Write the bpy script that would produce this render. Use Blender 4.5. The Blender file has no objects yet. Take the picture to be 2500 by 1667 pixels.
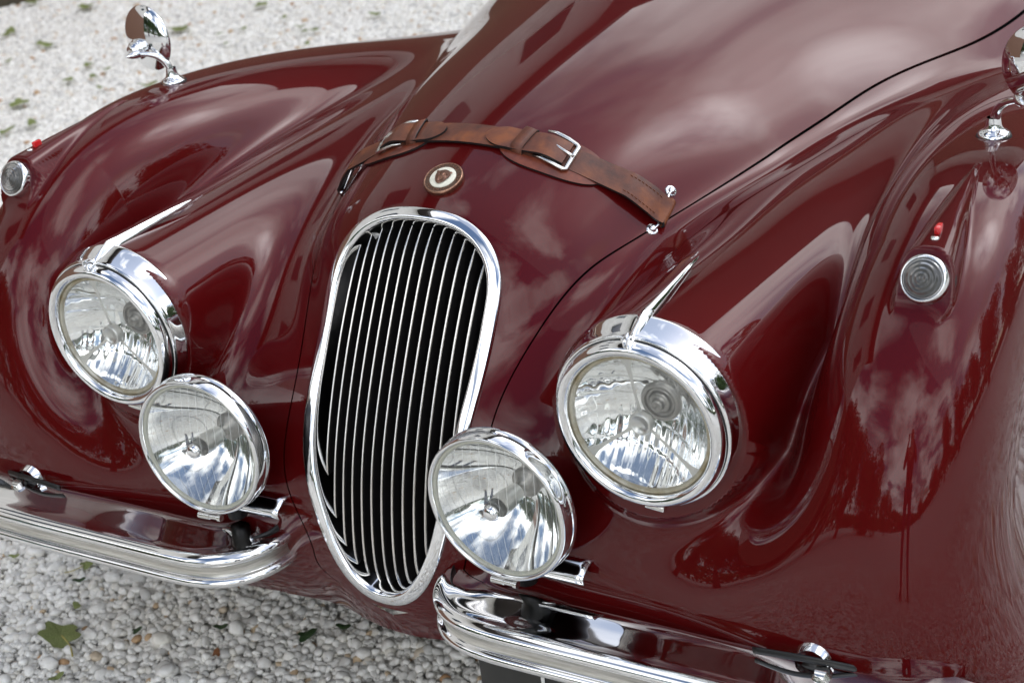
import bpy, bmesh, math, random
import numpy as np
from mathutils import Vector, Matrix

random.seed(7)
rng = np.random.default_rng(7)
scene = bpy.context.scene
COL = scene.collection
PI = math.pi

# ------------------------------------------------------------------ camera
CX, CY, CZ = 1.2457, -1.4956, 1.6223
YAW, PIT, ROL, FOC = -0.5844, -0.4465, -0.1324, 1.6499
f_ = Vector((math.sin(YAW)*math.cos(PIT), math.cos(YAW)*math.cos(PIT), math.sin(PIT)))
r0 = Vector((math.cos(YAW), -math.sin(YAW), 0)); u0 = r0.cross(f_)
r_ = r0*math.cos(ROL) + u0*math.sin(ROL); u_ = -r0*math.sin(ROL) + u0*math.cos(ROL)
cam_d = bpy.data.cameras.new('camera'); cam = bpy.data.objects.new('camera', cam_d); COL.objects.link(cam)
M = Matrix((r_, u_, -f_)).transposed().to_4x4(); M.translation = (CX, CY, CZ); cam.matrix_world = M
cam_d.sensor_width = 36; cam_d.lens = FOC*36; cam_d.clip_start = 0.05; cam_d.clip_end = 3000
cam_d.dof.use_dof = True; cam_d.dof.focus_distance = 2.15; cam_d.dof.aperture_fstop = 8
scene.camera = cam

# ------------------------------------------------------------------ world
SUN_EL, SUN_AZ = math.radians(46), math.radians(40)      # azimuth measured from +y towards +x
world = bpy.data.worlds.new('World'); scene.world = world; world.use_nodes = True
nt = world.node_tree; nt.nodes.clear()
def N(nt, typ, **kw):
    n = nt.nodes.new(typ)
    for k, v in kw.items():
        if k.startswith('i_'): n.inputs[k[2:].replace('_', ' ')].default_value = v
        else: setattr(n, k, v)
    return n
out = N(nt, 'ShaderNodeOutputWorld'); bg = N(nt, 'ShaderNodeBackground'); bg.inputs['Strength'].default_value = 1.0
sky = N(nt, 'ShaderNodeTexSky', sky_type='NISHITA', sun_disc=False, sun_elevation=SUN_EL, sun_rotation=SUN_AZ)
skys = N(nt, 'ShaderNodeVectorMath', operation='SCALE'); skys.inputs['Scale'].default_value = 0.13
nt.links.new(sky.outputs[0], skys.inputs[0])
tc = N(nt, 'ShaderNodeTexCoord'); sep = N(nt, 'ShaderNodeSeparateXYZ'); nt.links.new(tc.outputs['Generated'], sep.inputs[0])
zadd = N(nt, 'ShaderNodeMath', operation='ADD'); zadd.inputs[1].default_value = 0.22
zmax = N(nt, 'ShaderNodeMath', operation='MAXIMUM'); zmax.inputs[1].default_value = 0.0
nt.links.new(sep.outputs['Z'], zmax.inputs[0]); nt.links.new(zmax.outputs[0], zadd.inputs[0])
inv = N(nt, 'ShaderNodeMath', operation='DIVIDE'); inv.inputs[0].default_value = 1; nt.links.new(zadd.outputs[0], inv.inputs[1])
pv = N(nt, 'ShaderNodeVectorMath', operation='SCALE'); nt.links.new(tc.outputs['Generated'], pv.inputs[0]); nt.links.new(inv.outputs[0], pv.inputs['Scale'])
n1 = N(nt, 'ShaderNodeTexNoise', i_Scale=1.7, i_Detail=9.0, i_Roughness=0.52, i_Distortion=0.2)
nt.links.new(pv.outputs[0], n1.inputs['Vector'])
n2 = N(nt, 'ShaderNodeTexNoise', i_Scale=1.4, i_Detail=6.0, i_Roughness=0.52)
nt.links.new(pv.outputs[0], n2.inputs['Vector'])
cr = N(nt, 'ShaderNodeValToRGB'); cr.color_ramp.elements[0].position = 0.42; cr.color_ramp.elements[1].position = 0.54
nt.links.new(n1.outputs['Fac'], cr.inputs[0])
# brightness of the cloud: grey base to bright top
cb = N(nt, 'ShaderNodeValToRGB'); e = cb.color_ramp.elements
e[0].position = 0.38; e[0].color = (0.66, 0.68, 0.74, 1); e[1].position = 0.64; e[1].color = (2.6, 2.6, 2.62, 1)
nt.links.new(n2.outputs['Fac'], cb.inputs[0])
mixc = N(nt, 'ShaderNodeMix', data_type='RGBA')
nt.links.new(cr.outputs[0], mixc.inputs[0]); nt.links.new(skys.outputs[0], mixc.inputs[6]); nt.links.new(cb.outputs[0], mixc.inputs[7])
# the veiled sun: a soft glow in the clouds round its direction
sdir = (math.sin(SUN_AZ)*math.cos(SUN_EL), math.cos(SUN_AZ)*math.cos(SUN_EL), math.sin(SUN_EL))
dt = N(nt, 'ShaderNodeVectorMath', operation='DOT_PRODUCT'); dt.inputs[1].default_value = sdir; nt.links.new(tc.outputs['Generated'], dt.inputs[0])
gr = N(nt, 'ShaderNodeValToRGB'); ge = gr.color_ramp.elements; ge[0].position = .955; ge[0].color = (1, 1, 1, 1); ge[1].position = 1.0; ge[1].color = (4.5, 4.45, 4.4, 1)
gq = ge.new(.982); gq.color = (1.35, 1.35, 1.35, 1)
nt.links.new(dt.outputs['Value'], gr.inputs[0])
gm = N(nt, 'ShaderNodeMix', data_type='RGBA', blend_type='MULTIPLY'); gm.inputs[0].default_value = 1
nt.links.new(mixc.outputs[2], gm.inputs[6]); nt.links.new(gr.outputs[0], gm.inputs[7])
nt.links.new(gm.outputs[2], bg.inputs[0]); nt.links.new(bg.outputs[0], out.inputs[0])
world.cycles.sampling_method = 'MANUAL'; world.cycles.sample_map_resolution = 512

sun_d = bpy.data.lights.new('sun', 'SUN'); sun = bpy.data.objects.new('sun', sun_d); COL.objects.link(sun)
sun_d.energy = 0.5; sun_d.angle = math.radians(115); sun_d.color = (1, 0.96, 0.9)
sd = Vector((math.sin(SUN_AZ)*math.cos(SUN_EL), math.cos(SUN_AZ)*math.cos(SUN_EL), math.sin(SUN_EL)))
sun.rotation_euler = sd.to_track_quat('Z', 'Y').to_euler()

vs = scene.view_settings
vs.view_transform = 'Standard'; vs.look = 'None'; vs.exposure = 0.52; vs.gamma = 1.0; vs.use_curve_mapping = False
scene.cycles.use_denoising = True
scene.cycles.max_bounces = 12; scene.cycles.glossy_bounces = 8; scene.cycles.transparent_max_bounces = 16
scene.cycles.sample_clamp_indirect = 6.0; scene.cycles.caustics_reflective = False; scene.cycles.caustics_refractive = False

# ------------------------------------------------------------------ material helpers
def mat(name, color=(.5,.5,.5), rough=.5, metal=0.0, coat=0.0, coat_rough=.02, spec=.5, ior=1.45):
    m = bpy.data.materials.new(name); m.use_nodes = True
    b = m.node_tree.nodes['Principled BSDF']
    b.inputs['Base Color'].default_value = (*color, 1); b.inputs['Roughness'].default_value = rough
    b.inputs['Metallic'].default_value = metal; b.inputs['Coat Weight'].default_value = coat
    b.inputs['Coat Roughness'].default_value = coat_rough; b.inputs['Specular IOR Level'].default_value = spec
    b.inputs['IOR'].default_value = ior
    return m, m.node_tree, b
def noise_color(nt, b, c1, c2, scale, detail=4, rough=.6, p0=.35, p1=.65, coord='Object', sock='Base Color'):
    t = N(nt, 'ShaderNodeTexCoord'); n = N(nt, 'ShaderNodeTexNoise', i_Scale=scale, i_Detail=detail, i_Roughness=rough)
    r = N(nt, 'ShaderNodeValToRGB'); r.color_ramp.elements[0].position = p0; r.color_ramp.elements[1].position = p1
    r.color_ramp.elements[0].color = (*c1, 1); r.color_ramp.elements[1].color = (*c2, 1)
    nt.links.new(t.outputs[coord], n.inputs['Vector']); nt.links.new(n.outputs['Fac'], r.inputs[0]); nt.links.new(r.outputs[0], b.inputs[sock])
    return n, r
def bump(nt, b, scale, strength, dist, detail=4, coord='Object', stretch=None):
    t = N(nt, 'ShaderNodeTexCoord'); n = N(nt, 'ShaderNodeTexNoise', i_Scale=scale, i_Detail=detail)
    bp = N(nt, 'ShaderNodeBump'); bp.inputs['Strength'].default_value = strength; bp.inputs['Distance'].default_value = dist
    src = t.outputs[coord]
    if stretch:
        mp = N(nt, 'ShaderNodeMapping'); mp.inputs['Scale'].default_value = stretch; nt.links.new(src, mp.inputs[0]); src = mp.outputs[0]
    nt.links.new(src, n.inputs['Vector']); nt.links.new(n.outputs['Fac'], bp.inputs['Height']); nt.links.new(bp.outputs[0], b.inputs['Normal'])
    return bp

# car paint: deep maroon under clear lacquer, with a trace of dust
M_paint, nt, b = mat('maroon_paint', (.105, .0055, .0065), .45, coat=1.0, coat_rough=.012, spec=.03)
b.inputs['Coat IOR'].default_value = 1.39; b.inputs['Metallic'].default_value = .20
noise_color(nt, b, (.072, .0019, .0023), (.083, .0023, .0028), 3.0)
t = N(nt, 'ShaderNodeTexCoord'); n = N(nt, 'ShaderNodeTexNoise', i_Scale=1.6, i_Detail=2.0)
bpn = N(nt, 'ShaderNodeBump'); bpn.inputs['Strength'].default_value = .12; bpn.inputs['Distance'].default_value = .004
nt.links.new(t.outputs['Object'], n.inputs['Vector']); nt.links.new(n.outputs['Fac'], bpn.inputs['Height']); nt.links.new(bpn.outputs[0], b.inputs['Coat Normal'])

nz_ = N(nt, 'ShaderNodeTexNoise', i_Scale=7.0, i_Detail=6.0, i_Roughness=.7); rz_ = N(nt, 'ShaderNodeMapRange'); rz_.inputs['From Min'].default_value = .4; rz_.inputs['From Max'].default_value = .75; rz_.inputs['To Min'].default_value = .008; rz_.inputs['To Max'].default_value = .06
nt.links.new(t.outputs['Object'], nz_.inputs['Vector']); nt.links.new(nz_.outputs['Fac'], rz_.inputs['Value']); nt.links.new(rz_.outputs[0], b.inputs['Coat Roughness'])
M_chrome, nt, b = mat('chrome', (.80, .81, .82), .03, metal=1.0)
noise_color(nt, b, (.025,)*3, (.07,)*3, 40, 5, .7, .4, .75, sock='Roughness')
M_chrome_dull, nt, b = mat('chrome_worn', (.70, .69, .66), .14, metal=1.0)
noise_color(nt, b, (.08,)*3, (.28,)*3, 60, 6, .7, .35, .7, sock='Roughness')
M_nickel, nt, b = mat('nickel', (.72, .71, .68), .22, metal=1.0)
M_black, nt, b = mat('black_paint', (.008, .008, .008), .35)
M_dark, nt, b = mat('inside_shade', (.006, .006, .006), .9, spec=.1)  # flat black standing in for shade in gaps, holes and behind bumpers
M_rubber, nt, b = mat('black_rubber', (.012, .012, .012), .6)

# ------------------------------------------------------------------ object helpers
def link(o, parent=None):
    COL.objects.link(o)
    if parent is not None: o.parent = parent
    return o
def empty(name, loc=(0,0,0), parent=None, rot=None):
    o = bpy.data.objects.new(name, None); o.location = loc
    if rot is not None: o.rotation_euler = rot
    o.empty_display_size = .05
    return link(o, parent)
def tag(o, label=None, cat=None, group=None, kind=None):
    for k, v in (('label', label), ('category', cat), ('group', group), ('kind', kind)):
        if v: o[k] = v
    return o
def mesh_obj(name, verts, faces, material, parent=None, smooth=True, normals=None, loc=(0,0,0)):
    me = bpy.data.meshes.new(name)
    if isinstance(verts, np.ndarray) and isinstance(faces, np.ndarray):
        nv, nf, k = len(verts), len(faces), faces.shape[1]
        me.vertices.add(nv); me.vertices.foreach_set('co', verts.astype(np.float32).ravel())
        me.loops.add(nf*k); me.loops.foreach_set('vertex_index', faces.astype(np.int32).ravel())
        me.polygons.add(nf); me.polygons.foreach_set('loop_start', np.arange(0, nf*k, k, dtype=np.int32))
        me.update(calc_edges=True)
    else:
        me.from_pydata([tuple(v) for v in verts], [], [tuple(f) for f in faces]); me.update()
    for mm in (material if isinstance(material, (list, tuple)) else [material]): me.materials.append(mm)
    me.polygons.foreach_set('use_smooth', np.full(len(me.polygons), smooth)); me.update()
    if normals is not None: me.normals_split_custom_set_from_vertices(normals.astype(float).tolist())
    o = bpy.data.objects.new(name, me); o.location = loc
    return link(o, parent)
def bm_obj(name, bm, material, parent=None, smooth=True, loc=(0,0,0), sharp=None):
    me = bpy.data.meshes.new(name); bmesh.ops.recalc_face_normals(bm, faces=bm.faces); bm.to_mesh(me); bm.free()
    for mm in (material if isinstance(material, (list, tuple)) else [material]): me.materials.append(mm)
    me.polygons.foreach_set('use_smooth', np.full(len(me.polygons), smooth))
    if sharp: me.set_sharp_from_angle(angle=math.radians(sharp))
    me.update(); o = bpy.data.objects.new(name, me); o.location = loc
    return link(o, parent)

# ------------------------------------------------------------------ body surface (implicit, traced onto a grid)
def cspline(xk, yk):
    """natural cubic spline"""
    xk = np.asarray(xk, float); yk = np.asarray(yk, float); n = len(xk); h = np.diff(xk)
    A = np.zeros((n, n)); B = np.zeros(n); A[0, 0] = A[-1, -1] = 1
    for i in range(1, n-1):
        A[i, i-1] = h[i-1]; A[i, i] = 2*(h[i-1]+h[i]); A[i, i+1] = h[i]; B[i] = 3*((yk[i+1]-yk[i])/h[i]-(yk[i]-yk[i-1])/h[i-1])
    c = np.linalg.solve(A, B); bb = np.diff(yk)/h - h*(2*c[:-1]+c[1:])/3; d = np.diff(c)/(3*h)
    xs = np.linspace(xk[0], xk[-1], 4000); i = np.clip(np.searchsorted(xk, xs)-1, 0, n-2); dx = xs-xk[i]
    ys = yk[i]+bb[i]*dx+c[i]*dx**2+d[i]*dx**3
    step = xs[1]-xs[0]
    def f(x):
        q = np.clip((np.asarray(x)-xk[0])/step, 0, 3998.999); j = q.astype(int); t = q-j
        return ys[j]*(1-t)+ys[j+1]*t
    return f
PY, PZ = .60, .30                                       # pivot of the fore-and-aft profiles
def profile(pts):
    p = np.array(pts); L = np.concatenate([[0], np.cumsum(np.hypot(*np.diff(p, axis=0).T))]); u = np.linspace(0, L[-1], 3000)
    y, z = cspline(L, p[:, 0])(u), cspline(L, p[:, 1])(u)
    th = np.arctan2(z-PZ, PY-y); R = np.hypot(z-PZ, PY-y)
    t0, t1 = th[0], th[-1]; tab = np.interp(np.linspace(t0, t1, 4000), th, R)
    def f(x):
        q = np.clip((x-t0)/(t1-t0)*3999, 0, 3998.999); j = q.astype(int); t = q-j
        return tab[j]*(1-t)+tab[j+1]*t
    return f
R_bon = profile([(.10,.10),(.05,.20),(.02,.27),(.0,.323),(-.006,.40),(.010,.47),(.034,.54),(.064,.61),(.104,.68),(.150,.75),(.208,.815),(.27,.849),(.35,.880),(.5,.918),(.75,.956),(1.0,.982),(1.4,1.01),(2.4,1.05),(3.2,1.06)])
R_hul = profile([(.16,.10),(.09,.19),(.030,.27),(.000,.34),(-.004,.42),(.012,.50),(.050,.57),(.115,.64),(.215,.707),(.35,.752),(.5,.770),(.7,.755),(1.0,.70),(1.4,.62),(2.4,.5),(3.2,.4)])
R_win = profile([(.14,.08),(.05,.20),(-.003,.33),(-.012,.45),(.002,.57),(.036,.67),(.083,.745),(.148,.797),(.24,.840),(.37,.867),(.52,.866),(.72,.841),(1.0,.783),(1.4,.69),(2.2,.56),(3.2,.48)])
a_bon = cspline([-.6, 0, .5, 1.0, 1.24, 1.6, 1.95, 2.2, 2.5, 3.1], [.20, .20, .225, .27, .36, .475, .53, .56, .58, .60])
h_bon = cspline([-.6, 0, .5, 1.0, 1.24, 1.6, 1.95, 2.2, 2.5, 3.1], [.16, .15, .15, .22, .38, .55, .66, .66, .66, .66])
def smin(a, b, k):
    h = np.maximum(k-np.abs(a-b), 0)/k
    return np.minimum(a, b)-h*h*h*k/6
def section(dx, drho, a, h, n=2.0, sc=None):
    v = np.maximum(drho+h, 0)/h; E = (np.abs(dx/a)**n+v**n)**(1/n)
    return (E-1)*(np.minimum(a, h) if sc is None else sc)
def cone(x, y, z, A, B, ra, rb, sx=1.0):
    d = np.array(B)-np.array(A); L2 = (d*d).sum()
    px, py, pz = x-A[0], y-A[1], z-A[2]
    t = np.clip((px*d[0]+py*d[1]+pz*d[2])/L2, 0, 1); tt = t*t*(3-2*t)
    return np.sqrt(((px-t*d[0])/sx)**2+(py-t*d[1])**2+(pz-t*d[2])**2)-(ra+(rb-ra)*tt)
def F(x, y, z):
    ax = np.abs(x); th = np.arctan2(z-PZ, PY-y); rho = np.hypot(z-PZ, PY-y)
    bon = section(ax, rho-R_bon(th), a_bon(th), h_bon(th))
    lowf = np.clip((th-.08)/.50, 0, 1); lowf = lowf*lowf*(3-2*lowf)
    hul = section(ax, rho-R_hul(th)+.018*np.exp(-(ax/.24)**4)*(1-lowf), .80-.18*lowf, .20, 2.8-.4*lowf, .2)
    rear = np.clip((y-.25)/.9, 0, 1)
    dx = ax-(.680-.014*rear)
    aw = np.where(dx > 0, .119, .108+.11*rear+.13*(1-lowf))
    win = section(dx, rho-R_win(th), aw, .17, 2.45, .15)
    pod = cone(ax, y, z, (.413,.052,.675), (.455,1.15,.630), .120, .132, 1.05)
    pod = np.maximum(pod, .030-y)
    low2 = np.clip((th-.30)/.55, 0, 1); low2 = 1-low2*low2*(3-2*low2)
    f = smin(hul, pod, .075+.075*low2)
    f = smin(f, win, .075+.085*low2)
    f = smin(f, bon, .035)
    t_ = np.clip((y-.150)/.235, 0, 1)
    fw = .0305*(1-t_)**.75+.0025; zt = .8555+.021*t_-.006*t_*t_
    fair = ((np.abs((ax-.7024+.012*t_)/fw)**2.8+np.abs((z-(zt-.035))/.035)**2.8)**(1/2.8)-1)*.030
    fair = np.maximum(fair, np.maximum((.1605+(z-.8260)*.50-y)/1.118, y-.40))
    return smin(f, fair, .012)
def rays(th, s):
    """row coordinate th: < pi/2 swings about the pivot, beyond it slides back; s: column coordinate (m across)"""
    XF = .58
    back = np.maximum(th-PI/2, 0)*.55
    thc = np.minimum(th, PI/2)
    phi = np.clip((np.abs(s)-XF)/.30, 0, None)
    sg = np.sign(s)
    ox = sg*np.minimum(np.abs(s), XF); oy = PY+back; oz = PZ+0*s
    dx = sg*np.sin(phi); dy = -np.cos(thc)*np.cos(phi); dz = np.sin(thc)*np.cos(phi)
    return ox, oy, oz, dx, dy, dz
def trace(th, s, step=4):
    """th, s: 2-D arrays -> points, normals"""
    ox, oy, oz, dx, dy, dz = rays(th, s)
    sub = (slice(None, None, step), slice(None, None, step))
    a = [v[sub] for v in (ox, oy, oz, dx, dy, dz)]
    ts = np.linspace(1.0, .05, 60); t0 = np.full(a[0].shape, .05); done = np.zeros(a[0].shape, bool); prev = None
    for t in ts:
        v = F(a[0]+a[3]*t, a[1]+a[4]*t, a[2]+a[5]*t)
        hit = (v < 0) & ~done
        if prev is not None: t0[hit] = t + (ts[0]-ts[1])*(-v[hit])/np.maximum(prev[hit]-v[hit], 1e-6)
        done |= hit; prev = v
    R, C = ox.shape
    ri = np.arange(R)/step; ci = np.arange(C)/step
    r0i = np.clip(ri.astype(int), 0, t0.shape[0]-2); c0i = np.clip(ci.astype(int), 0, t0.shape[1]-2)
    fr = (ri-r0i)[:, None]; fc = (ci-c0i)[None]
    T = (t0[r0i][:, c0i]*(1-fr)+t0[r0i+1][:, c0i]*fr)*(1-fc)+(t0[r0i][:, c0i+1]*(1-fr)+t0[r0i+1][:, c0i+1]*fr)*fc
    lo = T-.05; hi = T+.05
    for _ in range(12):
        mid = (lo+hi)/2; v = F(ox+dx*mid, oy+dy*mid, oz+dz*mid) < 0
        lo = np.where(v, mid, lo); hi = np.where(v, hi, mid)
    T = (lo+hi)/2
    for _ in range(1):
        e_ = .0008; f0 = F(ox+dx*T, oy+dy*T, oz+dz*T); f1 = F(ox+dx*(T+e_), oy+dy*(T+e_), oz+dz*(T+e_))
        g = (f1-f0)/e_; T = T-np.clip(f0/np.where(np.abs(g) < .05, .05, g), -.002, .002)
    bad = (np.abs(F(ox+dx*T, oy+dy*T, oz+dz*T)) > .0015) & (T > .08)
    if bad.any():                                        # undercut spots: search each of these rays from outside
        o_ = [v[bad] for v in (ox, oy, oz, dx, dy, dz)]; G_ = lambda t: F(o_[0]+o_[3]*t, o_[1]+o_[4]*t, o_[2]+o_[5]*t)
        lo = np.full(o_[0].shape, .05); hi = np.full(o_[0].shape, 1.0); dn = np.zeros(o_[0].shape, bool); st = .004
        for t in np.arange(1.0, .05, -st):
            h_ = (G_(t) < 0) & ~dn; lo[h_] = t; hi[h_] = t+st; dn |= h_
        for _ in range(10):
            mid = (lo+hi)/2; v = G_(mid) < 0; lo = np.where(v, mid, lo); hi = np.where(v, hi, mid)
        T = T.copy(); T[bad] = (lo+hi)/2
    P = np.stack([ox+dx*T, oy+dy*T, oz+dz*T], -1)
    e_ = .002; x, y, z = P[..., 0], P[..., 1], P[..., 2]
    g = np.stack([F(x+e_, y, z)-F(x-e_, y, z), F(x, y+e_, z)-F(x, y-e_, z), F(x, y, z+e_)-F(x, y, z-e_)], -1)
    return P, g/np.linalg.norm(g, axis=-1, keepdims=True)
def surf_pt(x, y=None, z=None):
    """point on the body with given x and y (top) or x and z (front)"""
    if y is not None:
        lo, hi = .5, 1.3
        for _ in range(40):
            m = (lo+hi)/2
            if F(np.array(x), np.array(y), np.array(m)) < 0: lo = m
            else: hi = m
        p = np.array([x, y, (lo+hi)/2])
    else:
        lo, hi = .5, -.3
        for _ in range(40):
            m = (lo+hi)/2
            if F(np.array(x), np.array(m), np.array(z)) < 0: lo = m
            else: hi = m
        p = np.array([x, (lo+hi)/2, z])
    e_ = .002; g = np.array([F(p[0]+e_, p[1], p[2])-F(p[0]-e_, p[1], p[2]), F(p[0], p[1]+e_, p[2])-F(p[0], p[1]-e_, p[2]), F(p[0], p[1], p[2]+e_)-F(p[0], p[1], p[2]-e_)])
    return p, g/np.linalg.norm(g)
def grid_faces(R, C, flip=False, off=0):
    i = np.arange(R-1)[:, None]*C+np.arange(C-1)[None]
    q = np.stack([i, i+1, i+C+1, i+C], -1).reshape(-1, 4)+off
    return q[:, ::-1] if flip else q

car = tag(empty('vintage_car', (0, .6, 0)), 'polished maroon vintage sports car with chrome grille, round lamps and leather bonnet strap', 'car')
CARL = Vector((0, .6, 0))
def C_(o):            # parts are modelled in world metres; shift them to the car's own origin
    o.location = Vector(o.location)-CARL
    return o

# shut line of the bonnet: half width by row angle
def row_of(y, z):
    return math.atan2(z-PZ, PY-y) if y < PY else PI/2+(y-PY)/.55
shut = [((.035,.318),.03),((.0,.335),.085),((.0,.38),.122),((.012,.47),.150),((.045,.55),.158),((.082,.61),.160),((.14,.68),.178),((.20,.73),.200),((.33,.79),.250),((.60,.9),.330),((.86,.9),.390),((1.1,.9),.475),((1.5,.9),.535),((2.4,.9),.555)]
tk = [row_of(*p) for p, _ in shut]; TH_B = tk[0]
xs_f = cspline(tk, [v for _, v in shut])
TH_END = PI/2+1.75/.55
rows = np.concatenate([np.linspace(TH_B, PI/2, 330), np.linspace(PI/2, TH_END, 330)[1:]])
# bonnet
s = np.linspace(-1, 1, 230)
TH = np.repeat(rows[:, None], len(s), 1); S = xs_f(TH)*s[None]
P, Nn = trace(TH, S)
GR = (0.3310, 0.8220, 0.1375, 0.7167, 2.2766, 2.2866)
def oval_w(z, grow=0.0):
    z0, z1, A, zm, n1, n2 = GR
    z0 -= grow; z1 += grow; A = A+grow
    t = np.where(z > zm, (z-zm)/(z1-zm), (zm-z)/(zm-z0)); n = np.where(z > zm, n2, n1)
    return np.where(t < 1, A*np.power(np.clip(1-np.clip(t, 0, 1)**n, 0, 1), 1/n), -1)
def lip(P, Nn, edge, d=.012, inward=None):
    """extra rings turned in at an edge; edge: (k,3) points, normals"""
    pass
def patch(name, P, Nn, mask_fn=None, flip=False, lips=(), lip_from=0):
    R, C = P.shape[:2]
    fc = grid_faces(R, C, flip)
    V = P.reshape(-1, 3); NN = Nn.reshape(-1, 3)
    if mask_fn is not None:
        cen = V[fc].mean(1); fc = fc[~mask_fn(cen)]
    add_v, add_n, add_f = [V], [NN], [fc]; off = len(V)
    for col, side in lips:                              # side = +1/-1: outward x direction of the edge
        p = P[lip_from:, col]; n = Nn[lip_from:, col]
        tdir = np.gradient(p, axis=0); tdir /= np.linalg.norm(tdir, axis=1, keepdims=True)+1e-9
        o_ = np.cross(n, tdir)*side
        ring = [p, p-n*.0015+o_*.0012, p-n*.004+o_*.0016, p-n*.014+o_*.0016]
        rn = [n, (n+o_)/1.414, o_, o_]
        k = len(p)
        for q, m in zip(ring, rn): add_v.append(q); add_n.append(m)
        g = grid_faces(4, k, False, off); off += 4*k
        add_f.append(g)
    o = mesh_obj(name, np.concatenate(add_v)-np.array(CARL), np.concatenate(add_f), M_paint, car, normals=np.concatenate(add_n))
    return o
bonnet = patch('bonnet', P, Nn, mask_fn=lambda c: (np.abs(c[:, 0]) < oval_w(c[:, 2], -.008)) & (c[:, 1] < .35), lips=((0, -1), (-1, 1)))
# wings with the front apron, one per side
def zbot(s): return .255+.0*np.abs(s)
def wing(side):
    rr = np.concatenate([np.linspace(-.35, TH_B, 60)[:-1], rows])
    gap = np.where(rr < TH_B, 0, (.0022+.0018*np.clip((rr-1.2)/1.5, 0, 1))*np.clip((rr-TH_B)/.05, 0, 1))
    x0 = np.where(rr < TH_B, 0, xs_f(rr))+gap
    x0 = np.where(rr < TH_B, np.interp(rr, [TH_B-.02, TH_B], [0, x0[rr >= TH_B][0]]), x0)
    smax = .58+.30*1.72
    q = np.linspace(0, 1, 4000); dens = 1+2.6*np.exp(-((q-.47)/.09)**4); cq = np.concatenate([[0], np.cumsum((dens[1:]+dens[:-1])/2)]); cq /= cq[-1]
    u = np.interp(np.linspace(0, 1, 500), cq, q)
    S = x0[:, None]+(smax-x0[:, None])*u[None]
    TH = np.repeat(rr[:, None], len(u), 1)
    P, Nn = trace(TH, side*S)
    def mask(c):
        arch = (np.hypot(c[:, 1]-.62, c[:, 2]-.33) < .345) & (np.abs(c[:, 0]) > .70)
        t_ = np.clip((np.abs(c[:, 0])-.25)/.35, 0, 1)
        lamp = (np.hypot(np.abs(c[:, 0])-.4128, c[:, 2]-.6757) < .106) & (c[:, 1] < .055)
        return (c[:, 2] < .262+.075*t_*t_*(3-2*t_)) | arch | lamp
    return patch('front_wing', P, Nn, mask_fn=mask, flip=side < 0, lips=((0, -side),), lip_from=59)
wing(1); wing(-1)
# added black liner, standing in for the shade behind seams and grille
rr = np.linspace(-.30, TH_END, 110); ss = np.linspace(-.98, .98, 120)
TH = np.repeat(rr[:, None], len(ss), 1); P, Nn = trace(TH, np.repeat(ss[None], len(rr), 0), 1)
w = np.clip(1-np.hypot(P[..., 0]/.17, (P[..., 2]-.57)/.30)**4, 0, 1)*(P[..., 1] < .35)
c0 = np.array([0, .75, .45]); dirn = P-c0; dirn[..., 0] = 0; dirn /= np.linalg.norm(dirn, axis=-1, keepdims=True)
PI_ = P-dirn*(.060+.06*w[..., None])
keep = grid_faces(*P.shape[:2]); cen = PI_.reshape(-1, 3)[keep].mean(1); keep = keep[(cen[:, 2] > .27) & ~((np.hypot(np.abs(cen[:, 0])-.4128, cen[:, 2]-.6757) < .118) & (cen[:, 1] < .16)) & ~((np.abs(cen[:, 0]) > .48) & (cen[:, 2] < .74) & (cen[:, 1] < .30))]
mesh_obj('shade_liner', PI_.reshape(-1, 3)-np.array(CARL), keep, M_dark, car)

def lathe(prof, n=64, a0=0.0):
    """profile (r, d): d along +y. returns verts, faces"""
    pr = np.array(prof, float); k = len(pr); t = np.arange(n)*2*PI/n
    V = np.stack([pr[None, :, 0]*np.cos(t)[:, None], np.repeat(pr[None, :, 1], n, 0), pr[None, :, 0]*np.sin(t)[:, None]], -1).reshape(-1, 3)
    i = (np.arange(n)[:, None]*k+np.arange(k-1)[None]); j = ((np.arange(n)+1) % n)[:, None]*k+np.arange(k-1)[None]
    return V, np.stack([i, i+1, j+1, j], -1).reshape(-1, 4)
def smooth_prof(pts, m=6):
    p = np.array(pts, float); L = np.concatenate([[0], np.cumsum(np.hypot(*np.diff(p, axis=0).T)+1e-9)])
    u = np.concatenate([np.linspace(L[i], L[i+1], m, endpoint=False) for i in range(len(L)-1)]+[[L[-1]]])
    return np.stack([cspline(L, p[:, 0])(u), cspline(L, p[:, 1])(u)], 1)
def lathe_obj(name, prof, material, parent, n=72, loc=(0,0,0), rot=None, sharp=None):
    V, Fc = lathe(prof, n); o = mesh_obj(name, V, Fc, material, parent, loc=loc)
    if sharp: o.data.set_sharp_from_angle(angle=math.radians(sharp))
    if rot is not None: o.rotation_euler = rot
    return o
def tube_vf(pts, rad, n=12, cap=True):
    pts = np.array(pts, float); rad = np.broadcast_to(np.array(rad, float), (len(pts),)) if np.ndim(rad) < 2 else np.array(rad, float)
    T = np.gradient(pts, axis=0); T /= np.linalg.norm(T, axis=1, keepdims=True)
    up = np.array([0, 0, 1.]) if abs(T[0, 2]) < .9 else np.array([0, 1., 0]); V = []
    for i in range(len(pts)):
        a = np.cross(T[i], up); a /= np.linalg.norm(a); b = np.cross(a, T[i]); up = b
        t = np.arange(n)*2*PI/n
        ra, rb = (rad[i], rad[i]) if np.ndim(rad) == 1 else rad[i]
        V.append(pts[i]+np.cos(t)[:, None]*a*ra+np.sin(t)[:, None]*b*rb)
    V = np.concatenate(V); k = len(pts)
    f = [(i*n+j, i*n+(j+1) % n, (i+1)*n+(j+1) % n, (i+1)*n+j) for i in range(k-1) for j in range(n)]
    V = list(map(tuple, V))
    if cap:
        f.append(tuple(range(n))[::-1]); f.append(tuple((k-1)*n+j for j in range(n)))
    return V, f
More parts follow.
